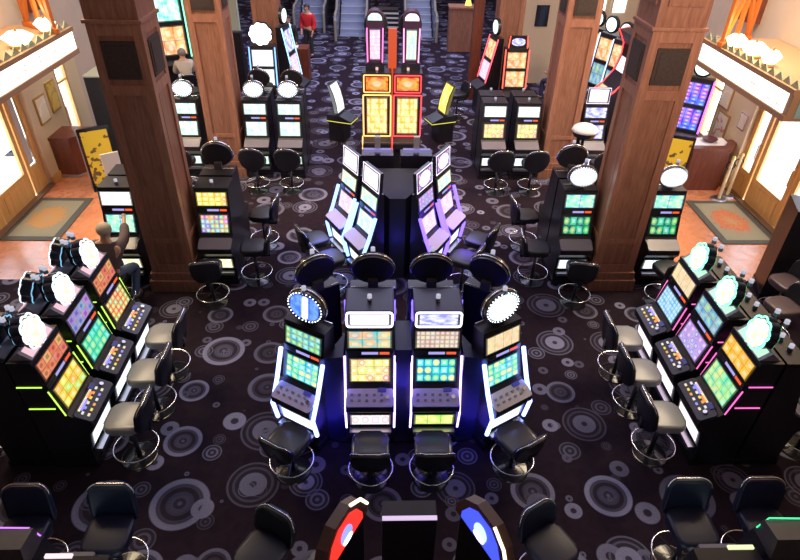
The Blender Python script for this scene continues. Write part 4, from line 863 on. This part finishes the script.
# inner walls of the far corners
b = nb(); box(b, 4.35, 9.2, 19.5, 19.7, 0, 9.2); struct('wall_back', b, mat('pale_cream_wall', (.62, .54, .42), .8))
b = nb(); box(b, -9.2, -4.4, 19.5, 19.7, 0, 9.2); struct('wall_back', b, mat('sage_wall', (.45, .48, .36), .8))
frame('wall_notice', 4.95, 19.48, 1.75, .40, .62, 1, BLACKG, mat('notice_grey', (.6, .62, .68), .5), 'dark framed grey notice on the far right cream wall', 'notice', 'y')
for i in range(2):
    o = obj('window_%d' % (5 + i), box(nb(), 6.45 + i * .62, 6.85 + i * .62, 19.45, 19.5, 2.2, 3.6), glow('far_window', (.95, .97, 1), 2.2)); tagp(o, 'bright far window', None, None, 'structure')
    for xx in (6.42, 6.85): obj('window_bar', box(nb(), xx + i * .62, xx + .03 + i * .62, 19.40, 19.47, 2.2, 3.6), CREAM, o)
# white board and tilted display behind the player's machine
t = thing('paper_rack', 'narrow white leaflet rack behind the seated player\'s machine', 'rack', (-5.12, 10.55, 0), 35); obj('back_board', box(nb(), -.16, .16, 0, .02, .0, 1.35), PAPER, t); obj('pocket', box(nb(), -.14, .14, -.06, 0, .5, .8), PAPER, t)

# ================================================================ NEAREST MACHINES (bottom edge)
def arc_machine(label, x, y, rz, face, emb, edge):
    t = machine(label, x, y, rz, .50, .52, candle=0, topper=None)
    o = [(-.24, 0), (.24, 0), (.24, .10), (.18, .26), (.08, .36), (-.08, .36), (-.18, .26), (-.24, .10)]
    M = Matrix.Translation((0, .52, 1.66)) @ Matrix.Rotation(R(180), 4, 'Z') @ Matrix.Rotation(R(-4), 4, 'X')
    b = obj('topper', slab(nb(), [(a * 1.35, c * .95) for a, c in o], .09, M), mat('smoked_shell', (.10, .06, .05), .25), t)
    obj('lit_back', slab(nb(), [(a * 1.0, c * .72 + .03) for a, c in o], .01, M @ Matrix.Translation((0, -.008, 0))), face, b)
    obj('oval_emblem', slab(nb(), ell(.15, .16, .06), .01, M @ Matrix.Translation((0, -.016, 0))), emb, b); obj('crescent', slab(nb(), ell(.13, .06, .06), .01, M @ Matrix.Translation((0, -.022, 0))), glow('crescent_white', (1, .95, .9), 3), b)
    e = nb(); tube(e, [M @ Vector((a * 1.37, .0, c * .97)) for a, c in o[2:5]], .014); obj('glowing_edge', e, edge, b)
    return t
arc_machine('machine at the bottom edge left of centre, its sign glowing red from behind', -.72, 2.78, 180 + 62, glow('lit_red', (1, .03, .02), 1.6), glow('lit_violetblue', (.25, .3, 1), 1.6), glow('edge_gold', (1, .75, .5), 2.5))
arc_machine('machine at the bottom edge right of centre, its sign glowing blue from behind', 1.22, 2.78, 180 - 62, glow('lit_blue', (.05, .08, 1), 1.6), glow('lit_bluewhite', (.4, .6, 1), 2), glow('edge_gold2', (1, .8, .5), 2.5))
t = machine('middle machine at the bottom edge between the red and blue signs, pale top edge', .23, 3.28, 180, .44, .56, candle=0)
obj('top_edge_light', box(nb(), -.22, .22, .53, .56, 1.68, 1.70), glow('pale_lilac_edge', (.8, .6, .9), 1.0), t)
for s, x0, c1, l in ((-1, -2.90, (.6, .2, 1), 'left'), (1, 3.28, (.05, .9, .35), 'right')):
    t = machine('black machine at the bottom %s corner with a thin coloured edge light' % l, x0, 3.0, 180, .62, .64, candle=0)
    obj('rounded_top', prism(nb(), [(.38, 1.68), (.42, 1.86), (.60, 1.88), (.64, 1.68)], -.30, .30), DGREY, t)
    e = nb(); tube(e, [(-.31, .41, 1.74), (-.27, .42, 1.86), (.27, .42, 1.88), (.31, .41, 1.74)], .006); obj('edge_light', e, glow('corner_edge' + l, c1, 1.6), t)
    t = machine('machine beside the bottom %s corner machine, pale lit top strip' % l, x0 - s * .61, 2.84, 180, .50, .62, candle=0)
    obj('top_edge_light', box(nb(), .02 if s < 0 else -.22, .22 if s < 0 else -.02, .37, .40, 1.68, 1.70), glow('pale_strip' + l, (1, .75, .8) if s < 0 else (.8, .85, .5), 1.2), t)
for x, l in ((-3.40, 'left corner of the picture'), (-2.60, 'left, second from the corner'), (3.06, 'right, second from the corner'), (3.80, 'right corner of the picture')):
    stool('tall navy-backed stool at the bottom ' + l, x, 3.24, 180, NAVY, NAVY, back=(.44, .46), rnd=.1)
stool('stool with a blue back at the bottom edge, right of centre', 1.62, 3.05, 210, NAVY, NAVY); stool('stool at the bottom edge, left of the red sign', -1.12, 3.02, 150, NAVY, VINYL)

# ================================================================ PEOPLE
def person(label, P_, skin, top, legs, hair, shoe=(.05, .04, .04), hairlen=.0, sleeves=True, extra=None):
    """P_: joint positions in world space"""
    t = thing('person', label, 'person', (P_['pelvis'][0], P_['pelvis'][1], 0)); base = Vector((P_['pelvis'][0], P_['pelvis'][1], 0))
    J = {k: Vector(v_) - base for k, v_ in P_.items()}
    names = ['pelvis', 'waist', 'chest', 'neck', 'head', 'crown', 'shL', 'elL', 'wrL', 'haL', 'shR', 'elR', 'wrR', 'haR', 'hipL', 'knL', 'anL', 'toL', 'hipR', 'knR', 'anR', 'toR']
    J['waist'] = J['pelvis'].lerp(J['chest'], .45); J['crown'] = J['head'] + (J['head'] - J['neck']).normalized() * .10
    for s in 'LR':
        d = (J['wr' + s] - J['el' + s]).normalized(); J['ha' + s] = J['wr' + s] + d * .09
    rad = dict(pelvis=.145, waist=.135, chest=.15, neck=.058, head=.092, crown=.075, sh=.075, el=.045, wr=.030, ha=.034, hip=.095, kn=.062, an=.042, to=.040)
    ed = [('pelvis', 'waist'), ('waist', 'chest'), ('chest', 'neck'), ('neck', 'head'), ('head', 'crown')]
    for s in 'LR': ed += [('chest', 'sh' + s), ('sh' + s, 'el' + s), ('el' + s, 'wr' + s), ('wr' + s, 'ha' + s), ('pelvis', 'hip' + s), ('hip' + s, 'kn' + s), ('kn' + s, 'an' + s), ('an' + s, 'to' + s)]
    def skin_mesh(nm, edges, m, grow=0.0, root=None, rr={}):
        used = []
        for a, c in edges:
            for k in (a, c):
                if k not in used: used.append(k)
        me = bpy.data.meshes.new(nm); me.from_pydata([J[k] for k in used], [(used.index(a), used.index(c)) for a, c in edges], []); o = bpy.data.objects.new(nm, me); COL.objects.link(o); o.parent = t
        me.materials.append(m); md = o.modifiers.new('skin', 'SKIN'); md.use_smooth_shade = True
        for i, k in enumerate(used):
            r_ = rr.get(k, rad.get(k, rad.get(k[:-1], .05)) + grow); me.skin_vertices[0].data[i].radius = (r_, r_ * (.78 if k in ('pelvis', 'waist', 'chest') else 1)); me.skin_vertices[0].data[i].use_root = (k == (root or used[0]))
        sb = o.modifiers.new('sub', 'SUBSURF'); sb.levels = 2; sb.render_levels = 2; return o
    body = skin_mesh('body', ed, skin)
    # fingers
    for s in 'LR':
        d = (J['wr' + s] - J['el' + s]).normalized(); sd = d.cross(Vector((0, 0, 1))).normalized(); dn = Vector((0, 0, -1))
        for k in range(5):
            off = (k - 1.5) * .018 if k < 4 else -.045; p0 = J['ha' + s] + sd * off * .8; ln = (.065, .075, .07, .055, .045)[k]
            if k == 4: p0 = J['wr' + s] + d * .04 + sd * (-.03)
            f = nb(); tube(f, [p0, p0 + (d + sd * (.5 * (-1 if k == 4 else 0))) * ln * .6, p0 + d * ln + dn * ln * .35], .0085, n=6); obj('thumb' if k == 4 else 'finger', f, skin, t, True)
    tp = [('pelvis', 'waist'), ('waist', 'chest')]
    J['nk2'] = J['chest'].lerp(J['neck'], .55); rad['nk2'] = .07; tp.append(('chest', 'nk2'))
    for s in 'LR':
        tp.append(('chest', 'sh' + s))
        J['sl' + s] = J['el' + s].lerp(J['wr' + s], .8) if sleeves else J['sh' + s].lerp(J['el' + s], .65); rad['sl'] = .04 if sleeves else .055
        if sleeves: tp += [('sh' + s, 'el' + s), ('el' + s, 'sl' + s)]
        else: tp.append(('sh' + s, 'sl' + s))
    skin_mesh('top', tp, top, .034, 'pelvis')
    lg = []
    J['belt'] = J['pelvis'] + Vector((0, 0, .05)); rad['belt'] = .13; lg = [('belt', 'pelvis')]
    for s in 'LR': lg += [('pelvis', 'hip' + s), ('hip' + s, 'kn' + s), ('kn' + s, 'an' + s)]
    skin_mesh('trousers', lg, legs, .018, 'pelvis')
    for s in 'LR':
        sh = nb(); a = J['an' + s]; c = J['to' + s]; dv = (c - a); dv.z = 0; dv = dv.normalized() if dv.length > 1e-4 else Vector((0, 1, 0))
        bmesh.ops.create_uvsphere(sh, u_segments=14, v_segments=8, radius=.05, matrix=Matrix.Translation((a + dv * .07).to_tuple()[:2] + (max(.045, a.z - .04),)) @ Matrix.Rotation(math.atan2(dv.y, dv.x), 4, 'Z') @ Matrix.Diagonal((2.6, 1, .85, 1)))
        obj('shoe', sh, mat('shoe_dark', shoe, .5), t, True)
    # face and hair
    fd = P_.get('face', (0, 1, 0)); fdv = Vector(fd).normalized(); hc = J['head'] + (J['head'] - J['neck']).normalized() * .03; side_ = fdv.cross(Vector((0, 0, 1))).normalized()
    for s in (-1, 1):
        e = nb(); bmesh.ops.create_icosphere(e, subdivisions=1, radius=.012, matrix=Matrix.Translation(hc + fdv * .082 + side_ * s * .033 + Vector((0, 0, .01)))); obj('eye', e, mat('eye_dark', (.03, .02, .02), .2), t)
        e = nb(); bmesh.ops.create_icosphere(e, subdivisions=2, radius=.022, matrix=Matrix.Translation(hc + side_ * s * .09)); obj('ear', e, skin, t, True)
    e = nb(); cyl(e, hc + fdv * .08 + Vector((0, 0, 0)), hc + fdv * .108 + Vector((0, 0, -.025)), .008, .016, 8); obj('nose', e, skin, t, True)
    e = nb(); bmesh.ops.create_icosphere(e, subdivisions=1, radius=.02, matrix=Matrix.Translation(hc + fdv * .078 + Vector((0, 0, -.055))) @ Matrix.Diagonal((1, 1, .35, 1))); obj('mouth', e, mat('lips', (.35, .12, .1), .5), t)
    h = nb(); bmesh.ops.create_uvsphere(h, u_segments=20, v_segments=14, radius=.112, matrix=Matrix.Translation(hc + Vector((0, 0, .025)) - fdv * .018))
    for f in [f for f in h.faces if (f.calc_center_median() - hc).dot(fdv) > .045 and (f.calc_center_median() - hc).z < .05 or (f.calc_center_median() - hc).z < -.06 - hairlen]: h.faces.remove(f)
    obj('hair', h, hair, t, True)
    return t
SK = mat('skin', (.62, .36, .25), .5); HG = mat('hair_fair_grey', (.50, .42, .33), .7); HD = mat('hair_dark', (.03, .02, .02), .6)
def seated(x, y, ang, reachL=None, reachR=None, seat=.66, face=None):
    c, s = math.cos(R(ang)), math.sin(R(ang))
    def w(lx, ly, z): return (x + lx * c - ly * s, y + lx * s + ly * c, z)
    d = dict(pelvis=w(0, -.02, seat + .10), chest=w(0, .06, seat + .50), neck=w(0, .09, seat + .66), head=w(0, .13, seat + .77), shL=w(-.19, .07, seat + .54), shR=w(.19, .07, seat + .54), elL=w(-.25, .20, seat + .30), wrL=w(-.12, .40, seat + .28), elR=w(.25, .20, seat + .30), wrR=w(.12, .40, seat + .28),
             hipL=w(-.10, .04, seat + .08), hipR=w(.10, .04, seat + .08), knL=w(-.16, .42, seat + .06), knR=w(.18, .42, seat + .06), anL=w(-.15, .40, .24), anR=w(.20, .38, .24), toL=w(-.15, .52, .20), toR=w(.20, .50, .20), face=w(0, 1, 0))
    f0 = w(0, 0, 0); d['face'] = (d['face'][0] - f0[0], d['face'][1] - f0[1], -.15)
    if reachR: d['elR'], d['wrR'] = reachR
    if reachL: d['elL'], d['wrL'] = reachL
    return d
d = seated(-4.2, 7.66, -12, reachR=((-3.98, 7.95, 1.10), (-4.08, 8.28, 1.22)), seat=.52)
d['anR'] = (-4.0, 7.80, .10); d['toR'] = (-3.98, 7.92, .05); d['knR'] = (-3.92, 7.94, .60)
person('seated player in a mauve-brown jacket and jeans, reaching to touch a screen, left', d, SK, mat('jacket_mauve', (.12, .085, .09), .8), mat('jeans', (.08, .12, .22), .8), HG)
person('seated man in a white shirt facing the green-lit boards, far left', seated(-5.45, 16.9, 24, seat=.66), SK, mat('white_shirt', (.62, .56, .48), .8), mat('dark_trousers', (.03, .03, .04), .8), mat('hair_grey', (.30, .26, .24), .7))
stool('stool beneath the man in the white shirt, far left', -5.45, 16.9, 24)
person('dark-clothed figure seated at the dazzling white machine', seated(-2.98, 15.0, 5), SK, mat('black_cloth', (.015, .015, .02), .8), mat('dark_trousers', (.03, .03, .04), .8), HD); stool('stool beneath the dark figure at the dazzling white machine', -2.98, 15.0, 5)
person('person in a teal top seated with arms forward, by the far right row', seated(6.05, 17.9, 60, seat=.66), SK, mat('teal_top', (.06, .22, .20), .8), mat('navy_trousers', (.03, .03, .10), .8), HD, sleeves=False); stool('stool beneath the person in the teal top', 6.05, 17.9, 60)
person('bare-armed person in dark clothes seated beside the teal-topped one', seated(5.1, 17.2, 35), SK, mat('grey_top', (.16, .13, .14), .8), mat('navy_trousers', (.03, .03, .10), .8), HD, sleeves=False); stool('stool beneath the bare-armed person, far right', 5.1, 17.2, 35)
def standing(x, y, ang):
    c, s = math.cos(R(ang)), math.sin(R(ang))
    def w(lx, ly, z): return (x + lx * c - ly * s, y + lx * s + ly * c, z)
    return dict(pelvis=w(0, 0, .95), chest=w(0, .0, 1.32), neck=w(0, .01, 1.50), head=w(0, .03, 1.61), shL=w(-.19, 0, 1.38), shR=w(.19, 0, 1.38), elL=w(-.25, .0, 1.10), wrL=w(-.22, .12, .88), elR=w(.25, .0, 1.10), wrR=w(.20, .14, .90), hipL=w(-.10, 0, .90), hipR=w(.10, 0, .90), knL=w(-.11, .04, .50), knR=w(.12, -.02, .50), anL=w(-.12, .02, .09), anR=w(.13, -.08, .09), toL=w(-.12, .14, .05), toR=w(.13, .04, .05), face=(-s, c, 0))
person('person in a red top standing near the escalators', standing(-2.6, 22.3, 160), SK, mat('red_top', (.55, .02, .03), .8), mat('dark_trousers', (.03, .03, .04), .8), HD)
person('person in black standing behind the podium', standing(-3.05, 20.5, 190), SK, mat('black_cloth', (.015, .015, .02), .8), mat('dark_trousers', (.03, .03, .04), .8), HD)

for o in [o for o in COL.objects if o.parent is None and o.name.startswith('slot_machine') and abs(o.location.x - .26) < 1.5 and 4.5 < o.location.y < 6.6]: o.location.z = .03
# groups of repeats
for o in [o for o in COL.objects if o.parent is None and o.name.startswith(('casino_stool', 'slot_machine'))]:
    x, y = o.location.x, o.location.y; k = 'stools' if o.name.startswith('casino') else 'slot machines'
    if abs(x - .26) < 2 and 3.8 < y < 7: g = ' of the central island'
    elif y < 3.7: g = ' at the bottom edge'
    elif x < -2.5 and y < 7: g = ' of the left bank'
    elif x > 2.8 and y < 7.2: g = ' of the right bank'
    elif abs(x - .26) < 2.1 and y < 11: g = ' of the V island'
    elif y < 10.5: g = ' around the near columns'
    elif y < 15: g = ' of the second row'
    else: g = ' on the far floor'
    o['group'] = k + g
